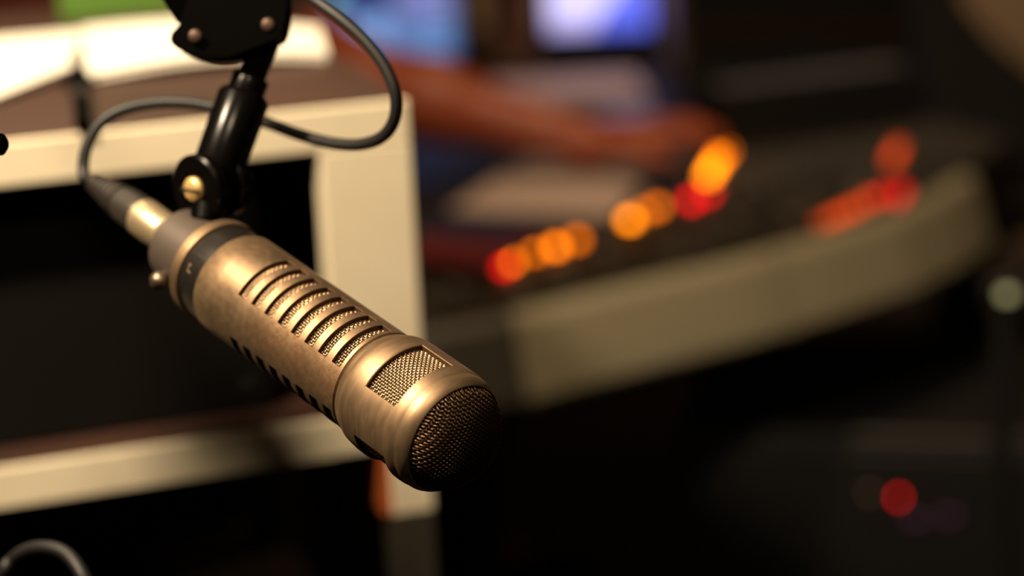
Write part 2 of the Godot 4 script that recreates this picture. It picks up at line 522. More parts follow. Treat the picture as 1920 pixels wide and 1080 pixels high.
func papers() -> void:
	var h := 1.2200
	var flat := func(_u: float, _v: float) -> float: return 0.0
	sheets("paper_stack", "bright white loose papers at the cabinet's top left edge", [Vector3(-0.3377, 1.2200, -1.4303), Vector3(-0.2908, 1.2200, -1.5453), Vector3(-0.3147, 1.2200, -1.7133), Vector3(-0.3940, 1.2200, -1.6919)], h, 0.004, func(u: float, v: float) -> float: return 0.004 * u * (1.0 - v), M.paper)
	sheets("open_booklet", "white open booklet lying across the cabinet top behind the boom arm", [Vector3(-0.2762, 1.2200, -1.5228), Vector3(-0.1204, 1.2200, -1.5643), Vector3(-0.1340, 1.2200, -1.6761), Vector3(-0.3122, 1.2200, -1.7221)], h, 0.005, func(u: float, _v: float) -> float: return 0.006 * sin(u * PI), M.paper)
	# binder clip between the two
	var c := thing("binder_clip", "small black binder clip at the inner corner of the papers", "clip", Vector3(-0.2796, 1.2200, -1.5050), 0.3)
	var st := S()
	prism(st, PackedVector2Array([Vector2(-0.011, 0), Vector2(0.011, 0), Vector2(0.0035, 0.014), Vector2(-0.0035, 0.014)]), -0.005, 0.005, 0.0006)
	obj("jaw", st, M.black_satin, c)
	for s in [-1.0, 1.0]:
		st = S()
		tube(st, smooth_path([Vector3(s * 0.002, 0.012, -0.003), Vector3(s * 0.004, 0.019, -0.004), Vector3(s * 0.003, 0.024, 0), Vector3(s * 0.004, 0.019, 0.004), Vector3(s * 0.002, 0.012, 0.003)], 5), 0.0009, 6)
		obj("handle", st, M.black_satin, c)
	var p := thing("marker_pen", "dark marker pen lying on the brown cabinet top in front of the papers", "pen", Vector3.ZERO)
	st = S()
	rod(st, Vector3(-0.2502, 1.2260, -1.3448), Vector3(-0.2659, 1.2260, -1.4289), 0.005, 0.001, 20)
	obj("barrel", st, M.black_satin, p)
	st = S()
	rod(st, Vector3(-0.2659, 1.2260, -1.4289), Vector3(-0.2711, 1.2260, -1.4579), 0.0055, 0.001, 20)
	obj("cap", st, M.black_rubber, p)
	# green folder standing at the back of the cabinet top
	var g := thing("green_folder", "green folder standing upright behind the papers", "folder", CAB, CAB_TURN)
	obj("cover", box(Vector3(0.16, 1.2615, -0.445), Vector3(0.12, 0.083, 0.002), 0.0005), M.green_card, g)
	obj("cover", box(Vector3(0.16, 1.2615, -0.453), Vector3(0.12, 0.083, 0.002), 0.0005), M.green_card, g)
	obj("spine", box(Vector3(0.0995, 1.2615, -0.449), Vector3(0.002, 0.083, 0.010), 0.0005), M.green_card, g)
	obj("page_block", box(Vector3(0.161, 1.2605, -0.449), Vector3(0.115, 0.078, 0.0055), 0.0004), M.paper, g)

const EDGE := [Vector2(-0.26, -2.27), Vector2(-0.091, -2.305), Vector2(0.0, -2.352), Vector2(0.12, -2.436), Vector2(0.25, -2.521), Vector2(0.36, -2.608), Vector2(0.46, -2.695), Vector2(0.535, -2.79), Vector2(0.60, -2.90)]

func edge_at(t: float) -> Array:
	# position and outward direction along the console's front edge, t in 0..8
	var k := clampi(int(t), 0, EDGE.size() - 2)
	var p: Vector2 = EDGE[k].lerp(EDGE[k + 1], t - k)
	var d: Vector2 = (EDGE[mini(k + 1, 8)] - EDGE[k]).normalized()
	if k > 0 and t - k < 0.5:
		d = d.lerp((EDGE[k] - EDGE[k - 1]).normalized(), 0.5 - (t - k)).normalized()
	elif k < EDGE.size() - 2 and t - k >= 0.5:
		d = d.lerp((EDGE[k + 2] - EDGE[k + 1]).normalized(), (t - k) - 0.5).normalized()
	return [Vector3(p.x, 0.8, p.y), Vector3(-d.y, 0, d.x)]

func armrest(t0: float, t1: float) -> SurfaceTool:
	var st := S()
	var prof := [Vector2(-0.012, -0.004), Vector2(0.0, 0.0), Vector2(0.009, -0.003), Vector2(0.014, -0.011), Vector2(0.036, -0.088), Vector2(0.034, -0.097), Vector2(0.024, -0.1), Vector2(-0.012, -0.1)]
	var n := 20
	var rings := []
	for i in n + 1:
		var e := edge_at(lerpf(t0, t1, float(i) / n))
		var ring := []
		for p in prof:
			ring.append(e[0] + e[1] * p.x + Vector3.UP * p.y)
		rings.append(ring)
	for i in n:
		var c: Vector3 = (rings[i][0] + rings[i][7] + rings[i + 1][3]) / 3.0
		for k in prof.size():
			var l := (k + 1) % prof.size()
			st.set_smooth_group(2 if k == 3 else (1 if k < 6 else -1))
			Q(st, rings[i][k], rings[i][l], rings[i + 1][l], rings[i + 1][k], (rings[i][k] + rings[i + 1][l]) / 2.0 - c)
	st.set_smooth_group(-1)
	for e in [[0, 1], [n, n - 1]]:
		for k in range(1, prof.size() - 1):
			T(st, rings[e[0]][0], rings[e[0]][k], rings[e[0]][k + 1], rings[e[0]][3] - rings[e[1]][3])
	return st

func console() -> void:
	var o := thing("mixing_console", "mixing console with lit orange and red buttons and a padded front armrest", "console")
	# body: front edge set back from the armrest
	var poly := PackedVector2Array()
	for k in 9:
		var e := edge_at(k)
		var p: Vector3 = e[0] - e[1] * 0.0125
		poly.append(Vector2(p.x, -p.z))
	poly.append(Vector2(0.70, 3.12))
	poly.append(Vector2(0.56, 3.32))
	poly.append(Vector2(0.28, 3.20))
	poly.append(Vector2(-0.10, 2.98))
	poly.append(Vector2(-0.24, 2.9))
	var st := S()
	prism(st, poly, 0.70, 0.792, 0.003, Transform3D(Basis(Vector3(1, 0, 0), Vector3(0, 0, -1), Vector3(0, 1, 0)), Vector3.ZERO))
	obj("body", st, M.console_top, o)
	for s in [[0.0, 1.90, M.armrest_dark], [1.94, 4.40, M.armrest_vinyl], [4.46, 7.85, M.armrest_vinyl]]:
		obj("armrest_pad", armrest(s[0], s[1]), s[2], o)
	# channel strips, each with a fader cap and two knobs
	for i in 14:
		var t := 0.9 + 0.5 * i
		var e := edge_at(t)
		var d: Vector3 = -e[1]
		var x := d.cross(Vector3.UP)
		var xf := Transform3D(Basis(-x, Vector3.UP, -d), e[0] - e[1] * 0.015)
		xf.origin.y = 0.7935
		var l := 0.30 if i < 9 else 0.34
		var sp := obj("channel_strip", box(Vector3(0, 0, -0.02 - l / 2.0), Vector3(0.045, 0.004, l), 0.0008, xf), M.strip_dark, o)
		obj("fader_slot", box(Vector3(-0.004, 0.0022, -0.085), Vector3(0.004, 0.001, 0.09), 0.0003, xf), M.rack_black, sp)
		st = S()
		prism(st, PackedVector2Array([Vector2(-0.011, 0), Vector2(0.011, 0), Vector2(0.008, 0.009), Vector2(0.002, 0.006), Vector2(-0.002, 0.006), Vector2(-0.008, 0.009)]), -0.006, 0.006, 0.0006, xf * Transform3D(Basis(Vector3.UP, PI / 2.0), Vector3(-0.004, 0.003, -0.06 - 0.05 * fmod(i * 0.37, 1.0))))
		obj("fader_cap", st, M.knob_grey, sp)
		for k in 2:
			st = S()
			var b: Vector3 = xf * Vector3(0.0, 0.002, -0.20 - 0.05 * k)
			rod(st, b, b + Vector3.UP * 0.012, 0.0075, 0.001, 16, 0.0065)
			obj("knob", st, M.knob_grey, sp)
	# lit buttons
	var leds := [[Vector3(0.0001, 0.8000, -2.5524), "led_orange"], [Vector3(-0.0074, 0.8000, -2.5329), "led_red"], [Vector3(0.0278, 0.8000, -2.5877), "led_dim"], [Vector3(0.0532, 0.8000, -2.6051), "led_orange"], [Vector3(0.0794, 0.8000, -2.6348), "led_dim"],
		[Vector3(0.1470, 0.8000, -2.7174), "led_amber"], [Vector3(0.1649, 0.8000, -2.7434), "led_orange"], [Vector3(0.1843, 0.8000, -2.7751), "led_dim"], [Vector3(0.2298, 0.8000, -2.8028), "led_red"], [Vector3(0.2546, 0.8000, -2.8322), "led_red"],
		[Vector3(0.2626, 0.8000, -2.9310), "led_amber"], [Vector3(0.2721, 0.8000, -2.9724), "led_amber"], [Vector3(0.2823, 0.8000, -3.0117), "led_orange"], [Vector3(0.2907, 0.8000, -3.0457), "led_orange"], [Vector3(0.2990, 0.8000, -3.0705), "led_dim"],
		[Vector3(0.3744, 0.8000, -2.6669), "led_faint"], [Vector3(0.3915, 0.8000, -2.6872), "led_rust"], [Vector3(0.4091, 0.8000, -2.7104), "led_rust"], [Vector3(0.4271, 0.8000, -2.7340), "led_rust"], [Vector3(0.4483, 0.8000, -2.7684), "led_rust"], [Vector3(0.4667, 0.8000, -2.7874), "led_deep"], [Vector3(0.4831, 0.8000, -2.7704), "led_deep"], [Vector3(0.4931, 0.8000, -2.8051), "led_deep"],
		[Vector3(0.5103, 0.8000, -2.9765), "led_rust"], [Vector3(0.5233, 0.8000, -3.0192), "led_rust"], [Vector3(0.5334, 0.8000, -3.0569), "led_faint"]]
	glow("led_faint", Color(0.75, 0.25, 0.04), 1.6)
	glow("led_rust", Color(0.85, 0.26, 0.05), 2.4)
	glow("led_deep", Color(0.85, 0.04, 0.05), 2.4)
	for l in leds:
		var b := obj("button_light", box(Vector3(0, 0.005, 0), Vector3(0.013, 0.010, 0.010), 0.002, Transform3D(Basis(Vector3.UP, 0.6), l[0] + Vector3(0, -0.0045, 0))), M[l[1]], o)
		b.set_meta("label", "lit orange button" if not "red" in l[1] and not "deep" in l[1] else "lit red button")
	# low meter bridge along the back
	st = S()
	prism(st, PackedVector2Array([Vector2(0.28, 3.195), Vector2(0.56, 3.315), Vector2(0.59, 3.27), Vector2(0.31, 3.15)]), 0.792, 0.87, 0.003, Transform3D(Basis(Vector3(1, 0, 0), Vector3(0, 0, -1), Vector3(0, 1, 0)), Vector3.ZERO))
	obj("meter_bridge", st, M.rack_black, o)
	# papers and folders on the console's left part
	var flat := func(u: float, v: float) -> float: return 0.006 * sin(u * PI) * v
	sheets("script_page", "pale script pages under the operator's forearm on the console", [Vector3(-0.0717, 0.8060, -2.7618), Vector3(0.1261, 0.8060, -2.7002), Vector3(0.2009, 0.8060, -2.9728), Vector3(0.0252, 0.8060, -3.0261)], 0.8085, 0.003, flat, M.paper_pink)
	var r := thing("red_folder", "dark red folder lying left of the orange buttons", "folder")
	st = S()
	obj("cover", box(Vector3(0, 0.0, 0), Vector3(0.15, 0.003, 0.11), 0.001, Transform3D(Basis(Vector3.UP, -0.55), Vector3(-0.0586, 0.8090, -2.5760))), M.red_card, r)
	obj("page_block", box(Vector3(0, 0.0028, 0), Vector3(0.14, 0.002, 0.10), 0.0005, Transform3D(Basis(Vector3.UP, -0.55), Vector3(-0.0586, 0.8090, -2.5760))), M.red_card, r)
	var nv := thing("navy_notebook", "dark navy notebook beside the script pages", "notebook")
	obj("cover", box(Vector3(0, 0.0, 0), Vector3(0.14, 0.004, 0.1), 0.001, Transform3D(Basis(Vector3.UP, -0.5), Vector3(-0.0318, 0.8140, -2.6632))), M.navy_card, nv)
	obj("page_block", box(Vector3(0, -0.004, 0), Vector3(0.136, 0.004, 0.096), 0.001, Transform3D(Basis(Vector3.UP, -0.5), Vector3(-0.0318, 0.8140, -2.6632))), M.paper_pink, nv)

func screen_image(kind: int) -> ImageTexture:
	var w := 320
	var h := 256
	var im := Image.create(w, h, false, Image.FORMAT_RGB8)
	if kind == 0:
		im.fill(Color(0.29, 0.35, 0.52))
		im.fill_rect(Rect2i(0, 0, 60, 256), Color(0.22, 0.45, 0.62))
		im.fill_rect(Rect2i(10, 120, 90, 20), Color(0.55, 0.95, 1.0))
		im.fill_rect(Rect2i(105, 60, 90, 100), Color(0.13, 0.14, 0.35))
		for k in 11:
			im.fill_rect(Rect2i(205, 10 + k * 22, 100, 14), Color(0.58, 0.58, 0.82) if k < 8 else Color(0.42, 0.6, 0.82))
			im.fill_rect(Rect2i(215, 14 + k * 22, 20 + (k * 37) % 60, 5), Color(0.22, 0.2, 0.45))
		for k in 5:
			im.fill_rect(Rect2i(115, 170 + k * 15, 75, 11), Color(0.52, 0.68, 0.92))
			im.fill_rect(Rect2i(12, 150 + k * 20, 80, 8), Color(0.36, 0.5, 0.8))
	else:
		im.fill(Color(0.84, 0.80, 1.0))
		for y in h:
			var x0 := int(150 + (h - y) * 0.75 - 20)
			im.fill_rect(Rect2i(mini(x0, w - 1), y, maxi(w - x0, 1), 1), Color(0.36, 0.40, 0.88))
			if y > 210:
				im.fill_rect(Rect2i(0, y, 150, 1), Color(0.70, 0.66, 0.9))
		im.fill_rect(Rect2i(250, 60, 50, 90), Color(0.52, 0.55, 0.95))
	return ImageTexture.create_from_image(im)

func monitor(label: String, at: Vector3, turn: float, sw: float, sh: float, bez: float, bot: float, lift: float, bezel: Material, kind: int, e: float) -> void:
	var o := thing("monitor", label, "monitor", at, turn)
	var cy := lift + sh / 2.0
	var fr := S()
	var w := sw + bez * 2.0
	rbox(fr, Vector3(0, lift + sh + bez / 2.0, 0), Vector3(w, bez, 0.03), 0.003)
	rbox(fr, Vector3(0, lift - bot / 2.0, 0), Vector3(w, bot, 0.03), 0.003)
	for s in [-1.0, 1.0]:
		rbox(fr, Vector3(s * (sw + bez) / 2.0, cy, 0), Vector3(bez, sh, 0.03), 0.003)
	obj("bezel", fr, bezel, o)
	var st := S()
	rbox(st, Vector3(0, cy, -0.02), Vector3(w * 0.96, sh + bez, 0.02), 0.004)
	rbox(st, Vector3(0, cy, -0.05), Vector3(w * 0.6, sh * 0.6, 0.05), 0.012)
	obj("rear_housing", st, bezel, o)
	st = S()
	rod(st, Vector3(0, 0.012, -0.06), Vector3(0, cy, -0.06), 0.018, 0.001, 20)
	obj("stand", st, M.bezel_black, o)
	st = S()
	lathe(st, [Vector2(0, 0), Vector2(0.088, 0), Vector2(0.09, 0.003), Vector2(0.088, 0.011), Vector2(0.03, 0.016), Vector2(0, 0.016)], 36, Transform3D(Basis(), Vector3(0, 0, -0.05)))
	obj("base", st, M.bezel_black, o)
	var m := StandardMaterial3D.new()
	m.resource_name = "screen_%d" % kind
	m.albedo_color = Color(0.02, 0.02, 0.02)
	m.roughness = 0.3
	m.emission_enabled = true
	m.emission_texture = screen_image(kind)
	m.emission = Color.WHITE
	m.emission_operator = BaseMaterial3D.EMISSION_OP_MULTIPLY
	m.emission_energy_multiplier = e
	var sc := SurfaceTool.new()
	sc.begin(Mesh.PRIMITIVE_TRIANGLES)
	sc.set_smooth_group(-1)
	var z := 0.004
	var c := [Vector3(-sw / 2.0, lift, z), Vector3(-sw / 2.0, lift + sh, z), Vector3(sw / 2.0, lift + sh, z), Vector3(sw / 2.0, lift, z)]
	var uv := [Vector2(0, 1), Vector2(0, 0), Vector2(1, 0), Vector2(1, 1)]
	for k in [0, 1, 2, 0, 2, 3]:
		sc.set_uv(uv[k])
		sc.add_vertex(c[k])
	obj("screen", sc, m, o)
	var l := AreaLight3D.new()
	l.name = "screen_light"
	l.area_size = Vector2(sw, sh)
	l.light_color = Color(0.6, 0.68, 1.0)
	l.light_energy = 0.012
	l.area_range = 8.0
	l.area_attenuation = 2.0
	l.shadow_enabled = true
	o.add_child(l)
	l.position = Vector3(0, cy, 0.02)
	l.rotation.y = PI

func back_desk_things() -> void:
	monitor("black monitor showing a bluish list, behind the operator's arm", Vector3(-0.235, 0.70, -4.24), 0.08, 0.31, 0.25, 0.022, 0.03, 0.035, M.bezel_black, 0, 1.2)
	monitor("small black monitor with a bright white and blue picture", Vector3(0.187, 0.70, -4.33), -0.06, 0.195, 0.16, 0.012, 0.036, 0.056, M.bezel_black, 1, 1.35)
	var b := thing("speaker_box", "brown upright loudspeaker box between the two monitors", "speaker", Vector3(0.018, 0.70, -4.32), 0.05)
	obj("enclosure", box(Vector3(0, 0.16, 0), Vector3(0.085, 0.32, 0.12), 0.005), M.box_brown, b)
	for y in [[0.10, 0.03], [0.22, 0.018]]:
		var st := S()
		lathe(st, [Vector2(y[1], 0), Vector2(y[1], 0.004), Vector2(y[1] * 0.85, 0.005), Vector2(y[1] * 0.4, 0.001), Vector2(0, 0.003)], 28, frame(Vector3(0, 0, 1), Vector3.RIGHT, Vector3(0, y[0], 0.0595)))
		obj("driver", st, M.box_brown, b)
	# beige post right of the small monitor
	var p := thing("beige_box", "beige upright device box right of the small monitor", "device", Vector3(0.325, 0.70, -4.24), 0.0)
	obj("case", box(Vector3(0, 0.15, 0), Vector3(0.035, 0.30, 0.2), 0.004), M.bezel_beige, p)
	obj("front_panel", box(Vector3(0, 0.15, 0.101), Vector3(0.028, 0.27, 0.003), 0.001), M.bezel_beige, p)
	# keyboard
	var k := thing("keyboard", "mauve grey keyboard in front of the small monitor", "keyboard", Vector3(0.11, 0.70, -3.98), 0.05)
	obj("case", box(Vector3(0, 0.009, 0), Vector3(0.27, 0.018, 0.19), 0.004), M.key_mauve, k)
	for r in 5:
		for c in 11:
			obj("key", box(Vector3(-0.115 + c * 0.023, 0.021, -0.07 + r * 0.034), Vector3(0.019, 0.008, 0.028), 0.002), M.key_mauve, k)
	var n := thing("blue_notebook", "pale blue notebook behind the operator's wrist", "notebook")
	var xf := Transform3D(Basis(Vector3.UP, 0.25), Vector3(0.2110, 0.7050, -3.7478))
	obj("cover", box(Vector3(0, 0.004, 0), Vector3(0.09, 0.003, 0.14), 0.001, xf), M.blue_card, n)
	obj("page_block", box(Vector3(0, 0.0, 0), Vector3(0.086, 0.005, 0.136), 0.001, xf), M.paper, n)
	# dark rack at the back right
	var r := thing("equipment_rack", "black equipment rack at the back right with two brown drawer fronts", "rack", Vector3(0.54, 0.70, -3.84), -0.12)
	obj("case", box(Vector3(0, 0.21, -0.12), Vector3(0.46, 0.42, 0.24), 0.004), M.rack_black, r)
	obj("drawer_front", box(Vector3(-0.125, 0.135, 0.004), Vector3(0.165, 0.045, 0.012), 0.003), M.rack_brown, r)
	obj("drawer_front", box(Vector3(0.10, 0.132, 0.004), Vector3(0.235, 0.05, 0.012), 0.003), M.rack_brown, r)
	# slanted black boom post in front of the wall at the right
	var s := thing("slanted_stand", "broad black slanted monitor stand in front of the beige wall", "stand")
	var st := S()
	var sp := PackedVector2Array()
	for q in [Vector3(0.6378, 0.7062, -3.4000), Vector3(0.8402, 0.6889, -3.4000), Vector3(0.8390, 0.7418, -3.4000), Vector3(0.6836, 0.9379, -3.4000), Vector3(0.6594, 0.9803, -3.4000), Vector3(0.6040, 0.9827, -3.4000)]:
		sp.append(Vector2(q.x, q.y))
	prism(st, sp, -3.43, -3.37, 0.003)
	obj("side_plate", st, M.rack_black, s)
	var foot: float = Vector3(0.7349, 0.6969, -3.4000).y + 0.004
	obj("column", box(Vector3(Vector3(0.7354, 0.6687, -3.4000).x, (foot + 0.70) / 2.0, -3.4), Vector3(0.08, maxf(foot - 0.70, 0.01), 0.05), 0.003), M.rack_black, s)
	# reddish wooden cupboard at the back left
	var w := thing("wooden_cupboard", "reddish brown wooden cupboard behind the papers at upper left", "cupboard", Vector3(-0.80, 0.0, -2.30), 0.12)
	obj("carcass", box(Vector3(0, 0.65, -0.15), Vector3(0.9, 1.3, 0.3), 0.004), M.red_wood, w)
	for x in [-0.222, 0.222]:
		var d := obj("door", box(Vector3(x, 0.65, 0.009), Vector3(0.438, 1.26, 0.018), 0.003), M.red_wood, w)
		st = S()
		var kx: float = x - signf(x) * 0.19
		rod(st, Vector3(kx, 0.7, 0.018), Vector3(kx, 0.7, 0.04), 0.012, 0.002, 20)
		obj("knob", st, M.dull_steel, d)

# ---------------------------------------------------------------- figure
# tapered capsules joined by a smooth minimum and meshed as surface nets
func blob(st: SurfaceTool, bones: Array, cell: float, k: float) -> void:
	var lo := Vector3.ONE * 1e9
	var hi := -lo
	for b in bones:
		var r: float = maxf(b[2], b[3]) + k + cell * 2.0
		lo = lo.min(b[0] - Vector3.ONE * r).min(b[1] - Vector3.ONE * r)
		hi = hi.max(b[0] + Vector3.ONE * r).max(b[1] + Vector3.ONE * r)
	var nx := int((hi.x - lo.x) / cell) + 2
	var ny := int((hi.y - lo.y) / cell) + 2
	var nz := int((hi.z - lo.z) / cell) + 2
	var f := PackedFloat32Array()
	f.resize(nx * ny * nz)
	f.fill(1.0)
	for b in bones:
		var p0: Vector3 = b[0]
		var d: Vector3 = b[1] - p0
		var dd := maxf(d.length_squared(), 1e-9)
		var r0: float = b[2]
		var r1: float = b[3]
		var r := maxf(r0, r1) + k + cell * 1.5
		var a0: Vector3 = (p0.min(b[1]) - Vector3.ONE * r - lo) / cell
		var a1: Vector3 = (p0.max(b[1]) + Vector3.ONE * r - lo) / cell
		for z in range(maxi(int(a0.z), 0), mini(int(a1.z) + 1, nz)):
			for y in range(maxi(int(a0.y), 0), mini(int(a1.y) + 1, ny)):
				for x in range(maxi(int(a0.x), 0), mini(int(a1.x) + 1, nx)):
					var q := lo + Vector3(x, y, z) * cell - p0
					var t := clampf(q.dot(d) / dd, 0.0, 1.0)
					var v := (q - d * t).length() - lerpf(r0, r1, t)
					var i := x + nx * (y + ny * z)
					var w := f[i]
					var h := maxf(k - absf(v - w), 0.0) / k
					f[i] = minf(v, w) - h * h * k * 0.25
	var vid := {}
	var vs := PackedVector3Array()
	for z in nz - 1:
		for y in ny - 1:
			for x in nx - 1:
				var i := x + nx * (y + ny * z)
				if f[i] > cell * 2.0 or f[i] < -cell * 2.0:
					continue
				var sum := Vector3.ZERO
				var cnt := 0
				for e in EDGES:
					var a: Vector3 = e[0]
					var c: Vector3 = e[1]
					var fa := f[i + int(a.x) + nx * (int(a.y) + ny * int(a.z))]
					var fc := f[i + int(c.x) + nx * (int(c.y) + ny * int(c.z))]
					if (fa < 0.0) != (fc < 0.0):
						sum += a.lerp(c, fa / (fa - fc))
						cnt += 1
				if cnt:
					vid[i] = vs.size()
					vs.append(lo + (Vector3(x, y, z) + sum / cnt) * cell)
	st.set_smooth_group(1)
	var step := [1, nx, nx * ny]
	for i in vid:
		for ax in 3:
			var s0: int = step[ax]
			var s1: int = step[(ax + 1) % 3]
			var s2: int = step[(ax + 2) % 3]
			if i + s0 >= f.size() or (f[i] < 0.0) == (f[i + s0] < 0.0):
				continue
			if not (vid.has(i - s1) and vid.has(i - s2) and vid.has(i - s1 - s2)):
				continue
			var o := Vector3.ZERO
			o[ax] = 1.0 if f[i] < 0.0 else -1.0
			Q(st, vs[vid[i]], vs[vid[i - s1]], vs[vid[i - s1 - s2]], vs[vid[i - s2]], o)

const EDGES := [[Vector3(0, 0, 0), Vector3(1, 0, 0)], [Vector3(0, 1, 0), Vector3(1, 1, 0)], [Vector3(0, 0, 1), Vector3(1, 0, 1)], [Vector3(0, 1, 1), Vector3(1, 1, 1)], [Vector3(0, 0, 0), Vector3(0, 1, 0)], [Vector3(1, 0, 0), Vector3(1, 1, 0)], [Vector3(0, 0, 1), Vector3(0, 1, 1)], [Vector3(1, 0, 1), Vector3(1, 1, 1)], [Vector3(0, 0, 0), Vector3(0, 0, 1)], [Vector3(1, 0, 0), Vector3(1, 0, 1)], [Vector3(0, 1, 0), Vector3(0, 1, 1)], [Vector3(1, 1, 0), Vector3(1, 1, 1)]]

func person() -> void:
	var o := thing("person", "seated person in a dark shirt reaching a bare forearm to the console buttons", "person")
	var sh := Vector3(-0.385, 1.10, -3.09)      # right shoulder
	var el := Vector3(-0.1908, 0.9417, -2.9608)
	var wr := Vector3(0.1177, 0.8585, -2.8953)
	var shl := sh + Vector3(-0.02, 0.0, -0.36)
	var mid := (sh + shl) / 2.0
	var hip := Vector3(mid.x - 0.10, 0.56, mid.z)
	var ell := shl + Vector3(0.12, -0.25, 0.0)
	var wrl := ell + Vector3(0.23, -0.065, 0.06)
	var neck := mid + Vector3(0.01, 0.06, 0)
	var head := mid + Vector3(0.042, 0.185, 0)
	var st := S()
	# body: trunk, neck, both arms, legs
	var knr := Vector3(hip.x + 0.42, 0.50, hip.z + 0.12)
	var knl := Vector3(hip.x + 0.42, 0.50, hip.z - 0.12)
	var anr := Vector3(knr.x - 0.02, 0.09, knr.z)
	var anl := Vector3(knl.x - 0.02, 0.09, knl.z)
	blob(st, [[hip, mid + Vector3(0, -0.12, 0), 0.13, 0.13], [mid + Vector3(0, -0.14, 0.07), mid + Vector3(0, -0.14, -0.07), 0.12, 0.12], [sh + Vector3(0, -0.02, -0.03), shl + Vector3(0, -0.02, 0.03), 0.058, 0.058], [mid + Vector3(0, -0.02, 0), neck, 0.07, 0.056], [neck, neck + Vector3(0.02, 0.07, 0), 0.056, 0.055],
		[sh, el, 0.054, 0.043], [el, el.lerp(wr, 0.3), 0.043, 0.046], [el.lerp(wr, 0.3), wr, 0.046, 0.028], [shl, ell, 0.054, 0.043], [ell, wrl, 0.044, 0.028],
		[hip + Vector3(0, 0, 0.09), hip + Vector3(0, 0, -0.09), 0.11, 0.11], [hip + Vector3(0, -0.02, 0.09), knr, 0.088, 0.06], [hip + Vector3(0, -0.02, -0.09), knl, 0.088, 0.06], [knr, anr, 0.056, 0.038], [knl, anl, 0.056, 0.038], [anr, anr + Vector3(0.16, -0.055, 0), 0.042, 0.034], [anl, anl + Vector3(0.16, -0.055, 0), 0.042, 0.034]], 0.013, 0.05)
	# head: skull, jaw, nose, brow, lips, ears
	blob(st, [[head + Vector3(-0.02, 0.03, 0), head + Vector3(0.0, 0.02, 0), 0.082, 0.078], [head + Vector3(0.03, -0.03, 0.0), head + Vector3(0.055, -0.075, 0.0), 0.062, 0.036], [neck + Vector3(0.01, 0.03, 0), head + Vector3(0.0, -0.05, 0), 0.052, 0.055],
		[head + Vector3(0.082, 0.012, 0), head + Vector3(0.1, -0.022, 0), 0.009, 0.014], [head + Vector3(0.07, 0.022, 0.028), head + Vector3(0.07, 0.022, -0.028), 0.014, 0.014], [head + Vector3(0.082, -0.052, 0.016), head + Vector3(0.082, -0.052, -0.016), 0.009, 0.009], [head + Vector3(0.081, -0.064, 0.013), head + Vector3(0.081, -0.064, -0.013), 0.009, 0.009],
		[head + Vector3(-0.005, 0.015, 0.083), head + Vector3(-0.01, -0.02, 0.08), 0.016, 0.011], [head + Vector3(-0.005, 0.015, -0.083), head + Vector3(-0.01, -0.02, -0.08), 0.016, 0.011]], 0.005, 0.02)
	# right hand reaching for the buttons: knuckles high, fingertips on the panel
	hand(st, wr, Vector3(0.2307, 0.8743, -2.8895), Vector3(0.3059, 0.8273, -2.9280), Vector3(0.35, 0, 0.94))
	hand(st, wrl, wrl + Vector3(0.085, 0.0, 0.02), wrl + Vector3(0.155, -0.035, 0.03), Vector3(-0.2, 0, 0.98))
	obj("body", st, M.skin, o)
	st = S()
	for s in [-1.0, 1.0]:
		lathe(st, [Vector2(0, -0.012), Vector2(0.008, -0.009), Vector2(0.0115, 0), Vector2(0.008, 0.009), Vector2(0, 0.012)], 16, Transform3D(Basis(), head + Vector3(0.0755, 0.004, s * 0.03)), 90.0)
	obj("eyes", st, M.eye_white, o)
	st = S()
	for s in [-1.0, 1.0]:
		lathe(st, [Vector2(0, -0.006), Vector2(0.0045, -0.004), Vector2(0.0055, 0), Vector2(0.0045, 0.004), Vector2(0, 0.006)], 12, Transform3D(Basis(), head + Vector3(0.0825, 0.004, s * 0.031)), 90.0)
	obj("irises", st, M.hair, o)
	st = S()
	blob(st, [[head + Vector3(-0.03, 0.05, 0), head + Vector3(0.012, 0.062, 0), 0.078, 0.068], [head + Vector3(-0.05, 0.0, 0.02), head + Vector3(-0.05, 0.0, -0.02), 0.07, 0.07]], 0.008, 0.03)
	obj("hair", st, M.hair, o)
	st = S()
	var sl := sh.lerp(el, 0.5)
	blob(st, [[hip + Vector3(0, 0.02, 0), mid + Vector3(0, -0.12, 0), 0.142, 0.142], [mid + Vector3(0, -0.14, 0.07), mid + Vector3(0, -0.14, -0.07), 0.132, 0.132], [sh + Vector3(0, -0.02, -0.03), shl + Vector3(0, -0.02, 0.03), 0.07, 0.07], [sh, sl, 0.068, 0.066], [shl, shl.lerp(ell, 0.5), 0.068, 0.066]], 0.014, 0.04)
	obj("shirt", st, M.shirt, o)
	st = S()
	blob(st, [[hip + Vector3(0, 0.01, 0.09), hip + Vector3(0, 0.01, -0.09), 0.12, 0.12], [hip + Vector3(0, -0.02, 0.09), knr, 0.098, 0.07], [hip + Vector3(0, -0.02, -0.09), knl, 0.098, 0.07], [knr, anr + Vector3(0, 0.02, 0), 0.068, 0.056], [knl, anl + Vector3(0, 0.02, 0), 0.068, 0.056]], 0.014, 0.03)
	obj("trousers", st, M.trousers, o)
	st = S()
	for a in [anr, anl]:
		blob(st, [[a + Vector3(-0.01, -0.03, 0), a + Vector3(0.17, -0.047, 0), 0.048, 0.04]], 0.01, 0.01)
	obj("shoes", st, M.black_satin, o)
	# stool under the person
	var c := thing("stool", "round dark stool under the seated operator", "stool", Vector3(hip.x, 0, hip.z))
	st = S()
	lathe(st, [Vector2(0, 0.385), Vector2(0.18, 0.385), Vector2(0.19, 0.40), Vector2(0.19, 0.425), Vector2(0.17, 0.436), Vector2(0, 0.436)], 40)
	obj("seat", st, M.black_rubber, c)
	st = S()
	rod(st, Vector3(0, 0.02, 0), Vector3(0, 0.386, 0), 0.025)
	obj("column", st, M.dull_steel, c)
	st = S()
